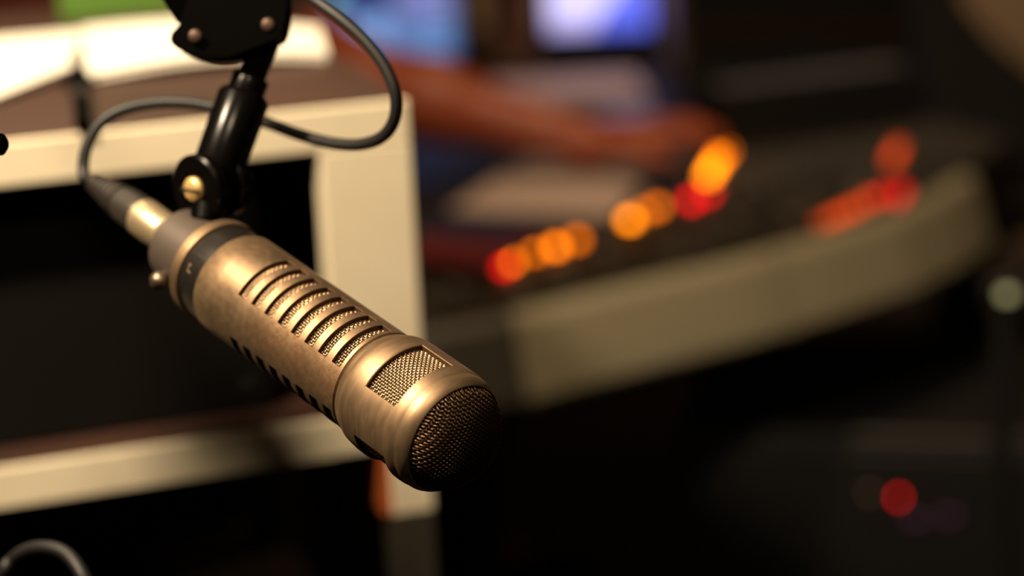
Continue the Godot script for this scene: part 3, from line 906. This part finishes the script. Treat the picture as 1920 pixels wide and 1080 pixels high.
	lathe(st, [Vector2(0, 0), Vector2(0.2, 0), Vector2(0.2, 0.012), Vector2(0.04, 0.03), Vector2(0, 0.03)], 40)
	obj("base", st, M.dull_steel, c)

# a hand: palm, four fingers with two bends, a thumb from the palm's side
func hand(st: SurfaceTool, wr: Vector3, kn: Vector3, tip: Vector3, side: Vector3) -> void:
	var dir := (kn - wr).normalized()
	side = (side - dir * side.dot(dir)).normalized()
	var up := side.cross(dir)
	if up.y < 0.0:
		up = -up
	var palm := wr + dir * 0.092
	var bones := [[wr - dir * 0.02, wr + dir * 0.03, 0.027, 0.024]]
	for k in 4:
		var s := (k - 1.5) * 0.0195
		bones.append([wr + dir * 0.018 + side * s * 0.55, palm + side * s - dir * absf(k - 1.2) * 0.004, 0.0165, 0.0125])
	var drop := (tip - palm)
	for k in 4:
		var s := (k - 1.5) * 0.0195
		var l: float = [0.9, 1.02, 1.0, 0.8][k]
		var a: Vector3 = palm + side * s - dir * absf(k - 1.2) * 0.004
		var d := drop.normalized()
		var b := a + (dir * 0.75 + d * 0.35).normalized() * 0.040 * l + up * 0.002
		var c := b + (dir * 0.15 + d * 0.8 - up * 0.15).normalized() * 0.026 * l
		var e := c + (d * 0.6 - up * 0.6).normalized() * 0.021 * l
		bones.append_array([[a, b, 0.0098, 0.0088], [b, c, 0.0088, 0.0080], [c, e, 0.0080, 0.0068]])
	var t0 := wr + dir * 0.03 + side * 0.024
	var t1 := t0 + (dir * 0.75 + side * 0.6 - up * 0.25).normalized() * 0.042
	var t2 := t1 + (dir * 0.9 + side * 0.15 - up * 0.4).normalized() * 0.032
	bones.append_array([[wr + dir * 0.02 + side * 0.006, t0, 0.018, 0.016], [t0, t1, 0.015, 0.0105], [t1, t2, 0.0105, 0.0082]])
	blob(st, bones, 0.0035, 0.006)

# ---------------------------------------------------------------- microphone
const MIC_AT := Vector3(-0.0267, 1.1815, -0.8918)
const MIC_X := Vector3(-0.4675, 0.6264, 0.6237)
const MIC_Y := Vector3(0.6371, -0.2505, 0.7290)
const MIC_Z := Vector3(0.6129, 0.7381, -0.2820)

func mp(f: float, s: float, r: float) -> Vector3:
	return Vector3(r * cos(f), s, -r * sin(f))

# a turned shell [s, r] with windows: rows i0..i1 of the profile, angles f0..f1, in three places round it
func shell(prof: Array, wins: Array, f0: float, f1: float, depth: float, bev: float, st: SurfaceTool, wall: SurfaceTool) -> void:
	var fs := []
	for t in 3:
		var base := t * TAU / 3.0
		for k in 19:
			fs.append(base + lerpf(f0, f1, k / 18.0))
		for k in range(1, 13):
			fs.append(base + lerpf(f1, f0 + TAU / 3.0, k / 13.0))
	fs.append(f0 + TAU)
	var s_min: float = prof[0][0]
	var s_len: float = prof[-1][0] - s_min
	var put := func(to: SurfaceTool, f: float, s: float, r: float) -> void:
		to.set_uv(Vector2(f / TAU + 0.5, (s - s_min) / s_len))
		to.add_vertex(mp(f, s, r))
	var quad := func(a: Array, b: Array, c: Array, d: Array, out: Vector3, to: SurfaceTool) -> void:
		var pa := mp(a[0], a[1], a[2])
		var pc := mp(c[0], c[1], c[2])
		var pb := mp(b[0], b[1], b[2])
		var order := [a, b, c, a, c, d]
		if (pc - pa).cross(pb - pa).dot(out) < 0.0:
			order = [a, c, b, a, d, c]
		for v in order:
			put.call(to, v[0], v[1], v[2])
	var g := 1
	for i in prof.size() - 1:
		var a: Array = prof[i]
		var b: Array = prof[i + 1]
		if i > 0:
			var v0 := Vector2(a[0] - prof[i - 1][0], a[1] - prof[i - 1][1])
			if rad_to_deg(absf(v0.angle_to(Vector2(b[0] - a[0], b[1] - a[1])))) > 40.0:
				g += 1
		st.set_smooth_group(g)
		var open := false
		for w in wins:
			open = open or (i >= w[0] and i < w[1])
		for k in fs.size() - 1:
			if open and k % 31 < 18:
				continue
			var fm: float = (fs[k] + fs[k + 1]) / 2.0
			var n := Vector2(b[0] - a[0], b[1] - a[1]).normalized()
			var out := mp(fm, -n.y, n.x)
			quad.call([fs[k], a[0], a[1]], [fs[k], b[0], b[1]], [fs[k + 1], b[0], b[1]], [fs[k + 1], a[0], a[1]], out, st)
	for w in wins:
		var sa: float = prof[w[0]][0]
		var sb: float = prof[w[1]][0]
		var r: float = prof[w[0]][1]
		var df := bev / r
		for t in 3:
			var fa: float = fs[t * 31]
			var fb: float = fs[t * 31 + 18]
			for lvl in 2:
				var to := st if lvl == 0 else wall
				to.set_smooth_group(-1)
				var o := 0.0 if lvl == 0 else 1.0
				var ro := r if lvl == 0 else r - bev * 0.7
				var ri := r - bev * 0.7 if lvl == 0 else r - depth
				var o1 := 1.0
				for k in 18:
					var k0: float = lerpf(fa + df * o, fb - df * o, k / 18.0)
					var k1: float = lerpf(fa + df * o, fb - df * o, (k + 1) / 18.0)
					var i0: float = lerpf(fa + df * o1, fb - df * o1, k / 18.0)
					var i1: float = lerpf(fa + df * o1, fb - df * o1, (k + 1) / 18.0)
					var up := mp((k0 + k1) / 2.0, 0.0, 0.4)
					quad.call([k0, sa + bev * o, ro], [i0, sa + bev * o1, ri], [i1, sa + bev * o1, ri], [k1, sa + bev * o, ro], Vector3(0, 1, 0) + up, to)
					quad.call([k0, sb - bev * o, ro], [i0, sb - bev * o1, ri], [i1, sb - bev * o1, ri], [k1, sb - bev * o, ro], Vector3(0, -1, 0) + up, to)
				var mid := mp((fa + fb) / 2.0, 0.0, 1.0)
				for e in [[fa, 1.0], [fb, -1.0]]:
					var f: float = e[0]
					var sg: float = e[1]
					quad.call([f + sg * df * o, sa + bev * o, ro], [f + sg * df * o1, sa + bev * o1, ri], [f + sg * df * o1, sb - bev * o1, ri], [f + sg * df * o, sb - bev * o, ro], mid, to)

# woven wire: at(u, v, lift) gives a point; nu by nv crossings
func weave(st: SurfaceTool, nu: int, nv: int, wire: float, amp: float, at: Callable, inside: Callable, sub := 2) -> void:
	for dirn in 2:
		var na := nu if dirn == 0 else nv
		var nb := nv if dirn == 0 else nu
		for i in na + 1:
			var path := PackedVector3Array()
			for j in nb * sub + 1:
				var v := float(j) / sub
				var ph := cos(PI * v) * (1.0 if i % 2 == 0 else -1.0) * (1.0 if dirn == 0 else -1.0)
				var u := float(i)
				var ok: bool = inside.call(u, v) if dirn == 0 else inside.call(v, u)
				if ok:
					path.append(at.call(u, v, ph * amp) if dirn == 0 else at.call(v, u, ph * amp))
				elif path.size() > 1:
					tube(st, path, wire, 5, false)
					path = PackedVector3Array()
				else:
					path = PackedVector3Array()
			if path.size() > 1:
				tube(st, path, wire, 5, false)

func bronze_texture(w: int, h: int, stains: bool) -> Array:
	var im := Image.create(w, h, false, Image.FORMAT_RGB8)
	var ro := Image.create(w, h, false, Image.FORMAT_RGB8)
	var big := FastNoiseLite.new()
	big.seed = 5
	big.frequency = 0.010
	var fine := FastNoiseLite.new()
	fine.seed = 9
	fine.frequency = 0.05
	fine.fractal_octaves = 4
	var spot := FastNoiseLite.new()
	spot.seed = 21
	spot.frequency = 0.045
	spot.fractal_octaves = 3
	for y in h:
		for x in w:
			var b := big.get_noise_2d(x, y * 0.8)
			var f := fine.get_noise_2d(x, y)
			var c := Color(0.605, 0.505, 0.395) * (1.0 + 0.09 * b + 0.035 * f)
			var rr := 0.49 + 0.05 * b + 0.05 * f
			if stains:
				var u := float(x) / w
				var v := float(y) / h
				# worn patches on the bare strip below the slots
				var m := clampf(1.0 - absf(u - 0.575) / 0.085, 0.0, 1.0) * smoothstep(0.25, 0.62, v)
				var t := spot.get_noise_2d(x * 1.5, y * 1.5)
				var k := smoothstep(0.02, 0.2, t + (m - 0.62) * 0.6) * minf(m * 2.0, 1.0)
				c = c.lerp(Color(0.42, 0.29, 0.19), 0.55 * k)
				rr += 0.12 * k
				var t2 := spot.get_noise_2d(x * 4.0 + 300, y * 4.0)
				if t2 > 0.36 and m > 0.3:
					c = c.lerp(Color(0.58, 0.30, 0.15), 0.35)
			c.a = 1.0
			im.set_pixel(x, y, c)
			ro.set_pixel(x, y, Color(rr, rr, rr))
	return [ImageTexture.create_from_image(im), ImageTexture.create_from_image(ro)]

func microphone() -> void:
	var o := thing("microphone", "bronze metal broadcast microphone with ringed slots and a wire mesh nose", "microphone")
	o.transform = Transform3D(Basis(MIC_X, MIC_Y, MIC_Z).orthonormalized(), MIC_AT)
	var tb := bronze_texture(640, 400, true)
	var bz := mat("bronze_body", Color.WHITE, 1.0, 0.9)
	bz.albedo_texture = tb[0]
	bz.roughness_texture = tb[1]
	var th := bronze_texture(256, 256, false)
	var hz := mat("bronze_head", Color.WHITE, 1.0, 0.9)
	hz.albedo_texture = th[0]
	hz.roughness_texture = th[1]
	var f0 := deg_to_rad(-63.0)
	var f1 := deg_to_rad(8.5)
	var R := 0.0242
	# slotted body
	var prof := [[-0.1536, R - 0.0016], [-0.1530, R - 0.0005], [-0.1522, R], [-0.140, R]]
	var wins := []
	for k in 8:
		var s := -0.1250 + 0.00963 * k
		prof.append([s, R])
		prof.append([s + 0.0058, R])
		wins.append([prof.size() - 2, prof.size() - 1])
	prof.append_array([[-0.0500, R], [-0.0494, R - 0.0007], [-0.0490, R - 0.0012]])
	var st := S()
	var wl := S()
	shell(prof, wins, f0, f1, 0.0042, 0.00012, st, wl)
	obj("body", st, bz, o)
	obj("slot_walls", wl, M.shaded_bronze, o)
	# head
	var HR := 0.0270
	var hp := [[-0.0490, R - 0.0012], [-0.0486, R - 0.0002], [-0.0476, R + 0.0004], [-0.0462, R + 0.0006], [-0.0445, R + 0.0014], [-0.0425, R + 0.0022], [-0.0400, HR - 0.0003], [-0.0370, HR], [-0.0322, HR], [-0.0122, HR], [-0.0100, HR], [-0.0080, HR - 0.0001], [-0.0068, HR - 0.0006], [-0.0060, HR - 0.0007], [-0.0048, HR - 0.0005], [-0.0030, HR - 0.0007], [-0.0012, HR - 0.0014], [0.0002, HR - 0.0022], [0.0008, HR - 0.0028], [0.0006, HR - 0.0032], [-0.0030, HR - 0.0034]]
	st = S()
	wl = S()
	shell(hp, [[8, 9]], f0, f1, 0.0036, 0.0004, st, wl)
	obj("head", st, hz, o)
	obj("window_walls", wl, M.shaded_bronze, o)
	# liner behind every mesh
	st = S()
	lathe(st, [Vector2(0.0, -0.146), Vector2(R - 0.006, -0.146), Vector2(R - 0.006, -0.05), Vector2(HR - 0.007, -0.046), Vector2(HR - 0.007, -0.006), Vector2(0.0205, -0.002), Vector2(0.0178, 0.0060), Vector2(0.009, 0.0108), Vector2(0, 0.0120)], 48)
	obj("dark_liner", st, M.liner, o)
	# woven wire behind the slots and the windows, three sectors each
	for part in 2:
		var r := (R - 0.0024) if part == 0 else (HR - 0.0024)
		var sa := -0.1275 if part == 0 else -0.0335
		var sb := -0.0500 if part == 0 else -0.0108
		var span := f1 - f0 + 0.08
		var pitch := 0.00118
		var nu := int((sb - sa) / pitch)
		var nv := int(span * r / pitch)
		st = S()
		var at := func(u: float, v: float, lift: float) -> Vector3: return mp(f0 - 0.04 + span * v / nv, lerpf(sa, sb, u / nu), r + lift)
		weave(st, nu, nv, 0.00033, 0.00031, at, func(_u: float, _v: float) -> bool: return true)
		var first := obj("wire_mesh", st, M.wire_bronze, o)
		first.set_meta("kind", "stuff")
		for t in [1, 2]:
			var c := MeshInstance3D.new()
			c.mesh = first.mesh
			c.material_override = M.wire_bronze
			c.name = "wire_mesh_%03d" % (part * 3 + t)
			o.add_child(c)
			c.rotation.y = t * TAU / 3.0
			c.set_meta("kind", "stuff")
	# nose: domed woven wire
	st = S()
	var nr := 0.0236
	var pitch2 := 0.00112
	var n := int(2.0 * nr / pitch2)
	var dome := func(u: float, v: float, lift: float) -> Vector3:
		var x := (u / n - 0.5) * 2.0 * nr
		var z := (v / n - 0.5) * 2.0 * nr
		var q := clampf((x * x + z * z) / (nr * nr), 0.0, 1.0)
		var hgt := 0.0168 * pow(maxf(1.0 - pow(q, 1.35), 0.0), 0.62) - 0.0020
		var nrm := Vector3(x * q, 0.6 * nr, z * q).normalized()
		var ca := 0.7071
		return Vector3(x * ca - z * ca, hgt, x * ca + z * ca) + Vector3(nrm.x * ca - nrm.z * ca, nrm.y, nrm.x * ca + nrm.z * ca) * lift
	weave(st, n, n, 0.00034, 0.00029, dome, func(u: float, v: float) -> bool: return Vector2(u / n - 0.5, v / n - 0.5).length() < 0.5, 3)
	var nose := obj("nose_mesh", st, M.shaded_wire, o)
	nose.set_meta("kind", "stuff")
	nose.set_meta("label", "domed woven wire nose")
	# tail: black band, bronze ring
	st = S()
	lathe(st, [Vector2(0, -0.1690), Vector2(R - 0.0018, -0.1690), Vector2(R - 0.0014, -0.1680), Vector2(R - 0.0012, -0.1537), Vector2(R - 0.003, -0.1527), Vector2(0, -0.1527)], 72)
	var band := obj("black_band", st, M.band_black, o)
	band.set_meta("label", "black band round the tail")
	# the small switch mark on the band
	st = S()
	for m in [[0.30, -0.1615, 0.0030, 0.0006], [0.36, -0.1605, 0.0006, 0.0026], [0.22, -0.1615, 0.0006, 0.0020]]:
		var b := Basis(mp(m[0], 0, 1), Vector3.UP, mp(m[0], 0, 1).cross(Vector3.UP))
		rbox(st, Vector3.ZERO, Vector3(0.0004, m[3], m[2]), 0.0001, Transform3D(b, mp(m[0], m[1], R - 0.0012)))
	obj("switch_mark", st, M.mark_grey, band)
	st = S()
	lathe(st, [Vector2(0.012, -0.1724), Vector2(R - 0.0012, -0.1724), Vector2(R - 0.0004, -0.1718), Vector2(R - 0.0002, -0.1690), Vector2(R - 0.0003, -0.1664), Vector2(R - 0.0012, -0.1658), Vector2(0.015, -0.1658)], 72)
	obj("tail_ring", st, M.bronze_head, o)

# ---------------------------------------------------------------- boom arm and its swivel mount
func boom() -> void:
	var o := thing("boom_arm", "black microphone boom arm with elbow plate and swivel clamp holding the bronze microphone", "boom arm")
	var fwd := Vector3(0.0, 0.2756, 0.9613)     # towards the viewer
	var top := Vector3(-0.1203, 1.2964, -1.0599)
	var kn := Vector3(-0.1367, 1.2573, -1.0414)
	var pin := Vector3(-0.1068, 1.3255, -1.0652)
	var bolt := Vector3(-0.1402, 1.3222, -1.0622)
	var axis := (top - kn).normalized()
	var st := S()
	# stem with a collar
	rod(st, top - axis * 0.004, pin, 0.0066, 0.0006, 32)
	obj("stem", st, M.black_gloss, o)
	st = S()
	lathe(st, [Vector2(0.0, 0.0), Vector2(0.0088, 0.0), Vector2(0.0088, 0.008), Vector2(0.008, 0.0095), Vector2(0.0, 0.0095)], 40, along(top - axis * 0.001, pin))
	obj("collar", st, M.black_gloss, o)
	# coupler: glossy barrel
	st = S()
	var l := top.distance_to(kn)
	lathe(st, [Vector2(0, -0.004), Vector2(0.0110, -0.004), Vector2(0.0119, -0.002), Vector2(0.0124, l - 0.003), Vector2(0.0112, l - 0.0008), Vector2(0.0100, l), Vector2(0, l)], 56, along(kn, top))
	obj("coupler", st, M.black_gloss, o)
	# swivel knuckle: two cheeks and a tongue, their common axis towards the viewer's left
	var kax := Vector3(-0.62, 0.05, 0.78).normalized()
	var kx := frame(kax, axis, kn)
	for s in [[0.0042, 0.0115], [-0.0115, -0.0042]]:
		st = S()
		lathe(st, [Vector2(0, s[0]), Vector2(0.0148, s[0]), Vector2(0.0158, s[0] + 0.001), Vector2(0.0158, s[1] - 0.0012), Vector2(0.0146, s[1]), Vector2(0, s[1])], 48, kx)
		obj("knuckle_cheek", st, M.black_gloss, o)
	st = S()
	lathe(st, [Vector2(0, -0.0041), Vector2(0.0136, -0.0041), Vector2(0.0142, -0.0035), Vector2(0.0142, 0.0035), Vector2(0.0136, 0.0041), Vector2(0, 0.0041)], 48, kx)
	obj("knuckle_tongue", st, M.black_satin, o)
	# slotted brass screw
	st = S()
	var sx := Transform3D(kx.basis, kn + kax * 0.0112)
	lathe(st, [Vector2(0, 0), Vector2(0.0058, 0), Vector2(0.0058, 0.0012), Vector2(0.0052, 0.0022), Vector2(0.0036, 0.0031), Vector2(0.0, 0.0035)], 36, sx)
	var sc := obj("screw", st, M.brass, o)
	sc.set_meta("label", "slotted brass screw")
	st = S()
	var hz := (Vector3(0.78, 0.0, 0.62) - kax * Vector3(0.78, 0.0, 0.62).dot(kax)).normalized()
	rbox(st, Vector3.ZERO, Vector3(0.0118, 0.0009, 0.0013), 0.0001, Transform3D(Basis(hz, kax.cross(hz), kax), kn + kax * 0.0144))
	obj("screw_slot", st, M.device_dark, sc)
	# clamp sleeve round the microphone's tail, with a lug up to the knuckle
	var mx := Transform3D(Basis(MIC_X, MIC_Y, MIC_Z).orthonormalized(), MIC_AT)
	st = S()
	lathe(st, [Vector2(0.0, -0.1985), Vector2(0.0170, -0.1985), Vector2(0.0178, -0.1977), Vector2(0.0186, -0.1727), Vector2(0.0, -0.1727)], 64, mx)
	obj("clamp_sleeve", st, M.sleeve_grey, o)
	st = S()
	var lug0: Vector3 = mx * mp(-1.2, -0.187, 0.015)
	tube(st, PackedVector3Array([lug0, kn]), 0.0075, 20)
	obj("clamp_lug", st, M.black_satin, o)
	st = S()
	var ts := Vector3(-0.1606, 1.2204, -1.0121)
	var tin: Vector3 = mx * mp(1.05, -0.186, 0.016)
	var td := (ts - tin).normalized()
	tube(st, PackedVector3Array([tin, ts]), 0.0022, 16)
	lathe(st, [Vector2(0, 0), Vector2(0.0030, 0.0003), Vector2(0.0042, 0.002), Vector2(0.0044, 0.0045), Vector2(0.0030, 0.0070), Vector2(0, 0.0078)], 28, frame(td, Vector3.UP, ts - td * 0.004), 60.0)
	obj("thumb_screw", st, M.dull_steel, o)
	# elbow: two shaped plates
	var cx := Vector3(-0.1262, 1.3244, -1.0649)
	var right := Vector3(0.9990, 0.042, -0.0120).normalized()
	var upv := fwd.cross(right).normalized()
	var px := 1.072 / 4320.0
	var out := PackedVector2Array()
	for q in [[329, 58], [325, 70], [328, 79], [336, 87], [350, 96], [366, 103], [386, 109], [408, 112.5], [430, 113], [448, 110], [466, 105], [490, 98], [515, 90], [529, 84], [536, 72], [542, 52], [547, 28], [548, 0], [545, -30], [535, -60], [500, -85], [430, -80], [372, -20], [343, 46]]:
		out.append(Vector2((q[0] - 430.0) * px, -(q[1] - 60.0) * px))
	var pf := Transform3D(Basis(right, upv, right.cross(upv)), cx)
	for z in [[0.0095, 0.0125], [-0.0125, -0.0095]]:
		st = S()
		prism(st, out, z[0], z[1], 0.0007, pf)
		obj("elbow_plate", st, M.black_satin, o)
	for q in [bolt, pin]:
		st = S()
		rod(st, q - pf.basis.z * 0.0145, q + pf.basis.z * 0.0128, 0.0026, 0.0003, 24)
		lathe(st, [Vector2(0.0032, 0), Vector2(0.0032, 0.0004), Vector2(0.0025, 0.0009), Vector2(0, 0.0011)], 24, frame(pf.basis.z, Vector3.RIGHT, q + pf.basis.z * 0.0128), 60.0)
		obj("bolt", st, M.bolt_dark, o)
	# upper arm: square tube running up and left, to a second elbow, then down to the desk
	var a0 := Vector3(-0.1415, 1.3324, -1.0692)
	var a1 := Vector3(-0.2329, 1.4964, -1.0809)
	st = S()
	var ax := frame(a1 - a0, fwd, a0)
	rbox(st, Vector3(0, a0.distance_to(a1) / 2.0 , 0), Vector3(0.017, a0.distance_to(a1), 0.018), 0.0015, ax)
	obj("arm_tube", st, M.black_satin, o)
	st = S()
	rod(st, a1 - fwd * 0.016, a1 + fwd * 0.016, 0.022, 0.001, 32)
	obj("elbow_joint", st, M.black_satin, o)
	var b0 := Vector3(-0.62, 0.765, -0.98)
	st = S()
	var bx := frame(a1 - b0, fwd, b0)
	rbox(st, Vector3(0, b0.distance_to(a1) / 2.0, 0), Vector3(0.017, b0.distance_to(a1), 0.024), 0.0015, bx)
	obj("arm_tube", st, M.black_satin, o)
	st = S()
	lathe(st, [Vector2(0, 0), Vector2(0.045, 0), Vector2(0.045, 0.012), Vector2(0.018, 0.018), Vector2(0.018, 0.04), Vector2(0, 0.04)], 36, Transform3D(Basis(), Vector3(-0.62, 0.740, -0.98)))
	obj("desk_mount", st, M.black_satin, o)
	# black tip at the left, with an added unseen stand shading the ledge
	var k := thing("second_stand", "black stand with its tip showing at the left edge, the unseen rest added to shade the cabinet ledge", "stand")
	var k1 := Vector3(-0.2140, 1.2965, -0.9663)
	var kk := Vector3(-0.2470, 1.2953, -0.9816)
	var jt := Vector3(-0.323, 1.383, -1.15)
	st = S()
	rod(st, kk, k1, 0.0048, 0.0018, 24)
	obj("tip", st, M.black_satin, k)
	st = S()
	rod(st, jt, kk, 0.008, 0.001, 24)
	obj("stem", st, M.black_satin, k)
	st = S()
	lathe(st, [Vector2(0, -0.022), Vector2(0.020, -0.022), Vector2(0.026, -0.018), Vector2(0.026, 0.018), Vector2(0.020, 0.022), Vector2(0, 0.022)], 40, frame(Vector3(0.3, 0.2, 0.9), Vector3.UP, jt))  # out of view, placed and sized to cast the ledge shadow
	obj("joint", st, M.black_satin, k)
	st = S()
	rod(st, Vector3(-0.52, 0.745, -1.12), jt, 0.009, 0.001, 24)
	obj("pole", st, M.black_satin, k)
	st = S()
	lathe(st, [Vector2(0, 0), Vector2(0.05, 0), Vector2(0.05, 0.012), Vector2(0.015, 0.02), Vector2(0, 0.02)], 36, Transform3D(Basis(), Vector3(-0.52, 0.74, -1.12)))
	obj("base", st, M.black_satin, k)

func cable() -> void:
	var o := thing("microphone_cable", "black microphone cable looping behind the boom arm from a shiny connector", "cable")
	var mx := Transform3D(Basis(MIC_X, MIC_Y, MIC_Z).orthonormalized(), MIC_AT)
	var p0 := mx * Vector3(0, -0.1975, 0)
	var p1 := mx * Vector3(0, -0.2305, 0)
	var p2 := mx * Vector3(0, -0.2740, 0)
	var st := S()
	var l := p0.distance_to(p1)
	lathe(st, [Vector2(0, 0), Vector2(0.0088, 0), Vector2(0.0092, 0.0006), Vector2(0.0092, l * 0.30), Vector2(0.0088, l * 0.33), Vector2(0.0088, l * 0.38), Vector2(0.0093, l * 0.42), Vector2(0.0093, l - 0.001), Vector2(0.0085, l), Vector2(0, l)], 48, along(p0, p1))
	var c := obj("connector_shell", st, M.nickel, o)
	c.set_meta("label", "shiny metal plug shell")
	st = S()
	l = p1.distance_to(p2)
	var prof := [Vector2(0, 0), Vector2(0.0088, 0), Vector2(0.0092, 0.001), Vector2(0.0086, l * 0.35)]
	for k in 6:
		var y := l * (0.42 + 0.09 * k)
		var r := lerpf(0.0080, 0.0052, k / 5.0)
		prof.append_array([Vector2(r - 0.0009, y), Vector2(r, y + 0.0006), Vector2(r, y + l * 0.06), Vector2(r - 0.0009, y + l * 0.066)])
	prof.append_array([Vector2(0.0042, l), Vector2(0, l)])
	lathe(st, prof, 40, along(p1, p2), 20.0)
	obj("connector_boot", st, M.boot_rubber, o)
	st = S()
	var path := smooth_path([p2.lerp(p1, 0.2), p2, Vector3(-0.2042, 1.2519, -1.0898), Vector3(-0.2053, 1.2572, -1.0934), Vector3(-0.2031, 1.2663, -1.0961), Vector3(-0.1969, 1.2761, -1.0988), Vector3(-0.1863, 1.2823, -1.1006), Vector3(-0.1706, 1.2852, -1.1014), Vector3(-0.1535, 1.2851, -1.0993), Vector3(-0.1351, 1.2821, -1.0943), Vector3(-0.1141, 1.2765, -1.0854), Vector3(-0.0981, 1.2725, -1.0739), Vector3(-0.0820, 1.2712, -1.0579), Vector3(-0.0674, 1.2729, -1.0438), Vector3(-0.0562, 1.2785, -1.0330), Vector3(-0.0499, 1.2879, -1.0273), Vector3(-0.0489, 1.2995, -1.0265), Vector3(-0.0528, 1.3106, -1.0297), Vector3(-0.0608, 1.3217, -1.0350), Vector3(-0.0722, 1.3318, -1.0420), Vector3(-0.0869, 1.3416, -1.0521), Vector3(-0.1064, 1.3560, -1.0635), Vector3(-0.1250, 1.3760, -1.0672), Vector3(-0.1469, 1.3953, -1.0779), Vector3(-0.1688, 1.4207, -1.0748)], 8)
	tube(st, path, 0.0029, 14)
	obj("cord", st, M.black_rubber, o)

func small_things() -> void:
	# gooseneck arch at the lower left
	var o := thing("gooseneck", "dark slim gooseneck arching up at the lower left corner", "gooseneck")
	var st := S()
	tube(st, smooth_path([Vector3(-0.335, 0.752, -1.12), Vector3(-0.325, 0.90, -1.13), Vector3(-0.2573, 1.0574, -1.0382), Vector3(-0.2465, 1.0778, -1.0337), Vector3(-0.2318, 1.0872, -1.0260), Vector3(-0.2167, 1.0878, -1.0157), Vector3(-0.2063, 1.0799, -1.0031), Vector3(-0.2015, 1.0640, -0.9985)], 8), 0.0033, 12)
	obj("neck", st, M.black_rubber, o)
	st = S()
	rod(st, Vector3(-0.2014, 1.0645, -0.9987), Vector3(-0.1982, 1.0483, -0.9940), 0.007, 0.001, 24)
	obj("capsule", st, M.black_rubber, o)
	st = S()
	lathe(st, [Vector2(0, 0), Vector2(0.03, 0), Vector2(0.03, 0.01), Vector2(0.008, 0.018), Vector2(0, 0.018)], 32, Transform3D(Basis(), Vector3(-0.335, 0.74, -1.12)))
	obj("base", st, M.black_satin, o)
	# a unit standing on the floor under the console desk, with small lights
	var u := thing("floor_unit", "dark unit under the console desk with one small red light", "equipment", Vector3(0.50, 0.0, -2.62), -0.2)
	obj("case", box(Vector3(0, 0.27, -0.2), Vector3(0.62, 0.54, 0.4), 0.005), M.device_dark, u)
	obj("front_panel", box(Vector3(0, 0.27, 0.004), Vector3(0.60, 0.50, 0.008), 0.002), M.rack_black, u)
	for q in [[-0.075, "led_grey", 0.468, 0.007], [-0.04, "led_red", 0.463, 0.005], [-0.02, "led_violet", 0.435, 0.02], [0.02, "led_violet", 0.44, 0.02]]:
		var b := obj("indicator_light", box(Vector3(q[0], q[2], 0.010), Vector3(q[3], 0.007, 0.006), 0.001), M[q[1]], u)
		b.set_meta("label", "small red light" if q[1] == "led_red" else "faint indicator light")
	var t := thing("stand_light", "small pale green lit indicator box at the right edge", "device", Vector3(0.4933, 0.8392, -2.2032))
	obj("case", box(Vector3(0, 0, -0.012), Vector3(0.04, 0.03, 0.02), 0.003), M.rack_black, t)
	obj("indicator_light", box(Vector3(0, 0, 0.0), Vector3(0.012, 0.009, 0.006), 0.001), M.led_cream, t)
	st = S()
	rod(st, Vector3(0.0, -Vector3(0.4933, 0.8392, -2.2032).y, -0.012), Vector3(0.0, -0.014, -0.012), 0.012, 0.001, 20)
	obj("pole", st, M.rack_black, t)
	var tl := thing("teal_light", "small dim teal indicator box at the back right of the console", "device", Vector3(0.7302, 0.7000, -3.5155))
	obj("case", box(Vector3(0, 0.02, 0), Vector3(0.05, 0.04, 0.04), 0.003), M.rack_black, tl)
	obj("indicator_light", box(Vector3(0, 0.028, 0.022), Vector3(0.022, 0.016, 0.006), 0.001), M.led_teal, tl)
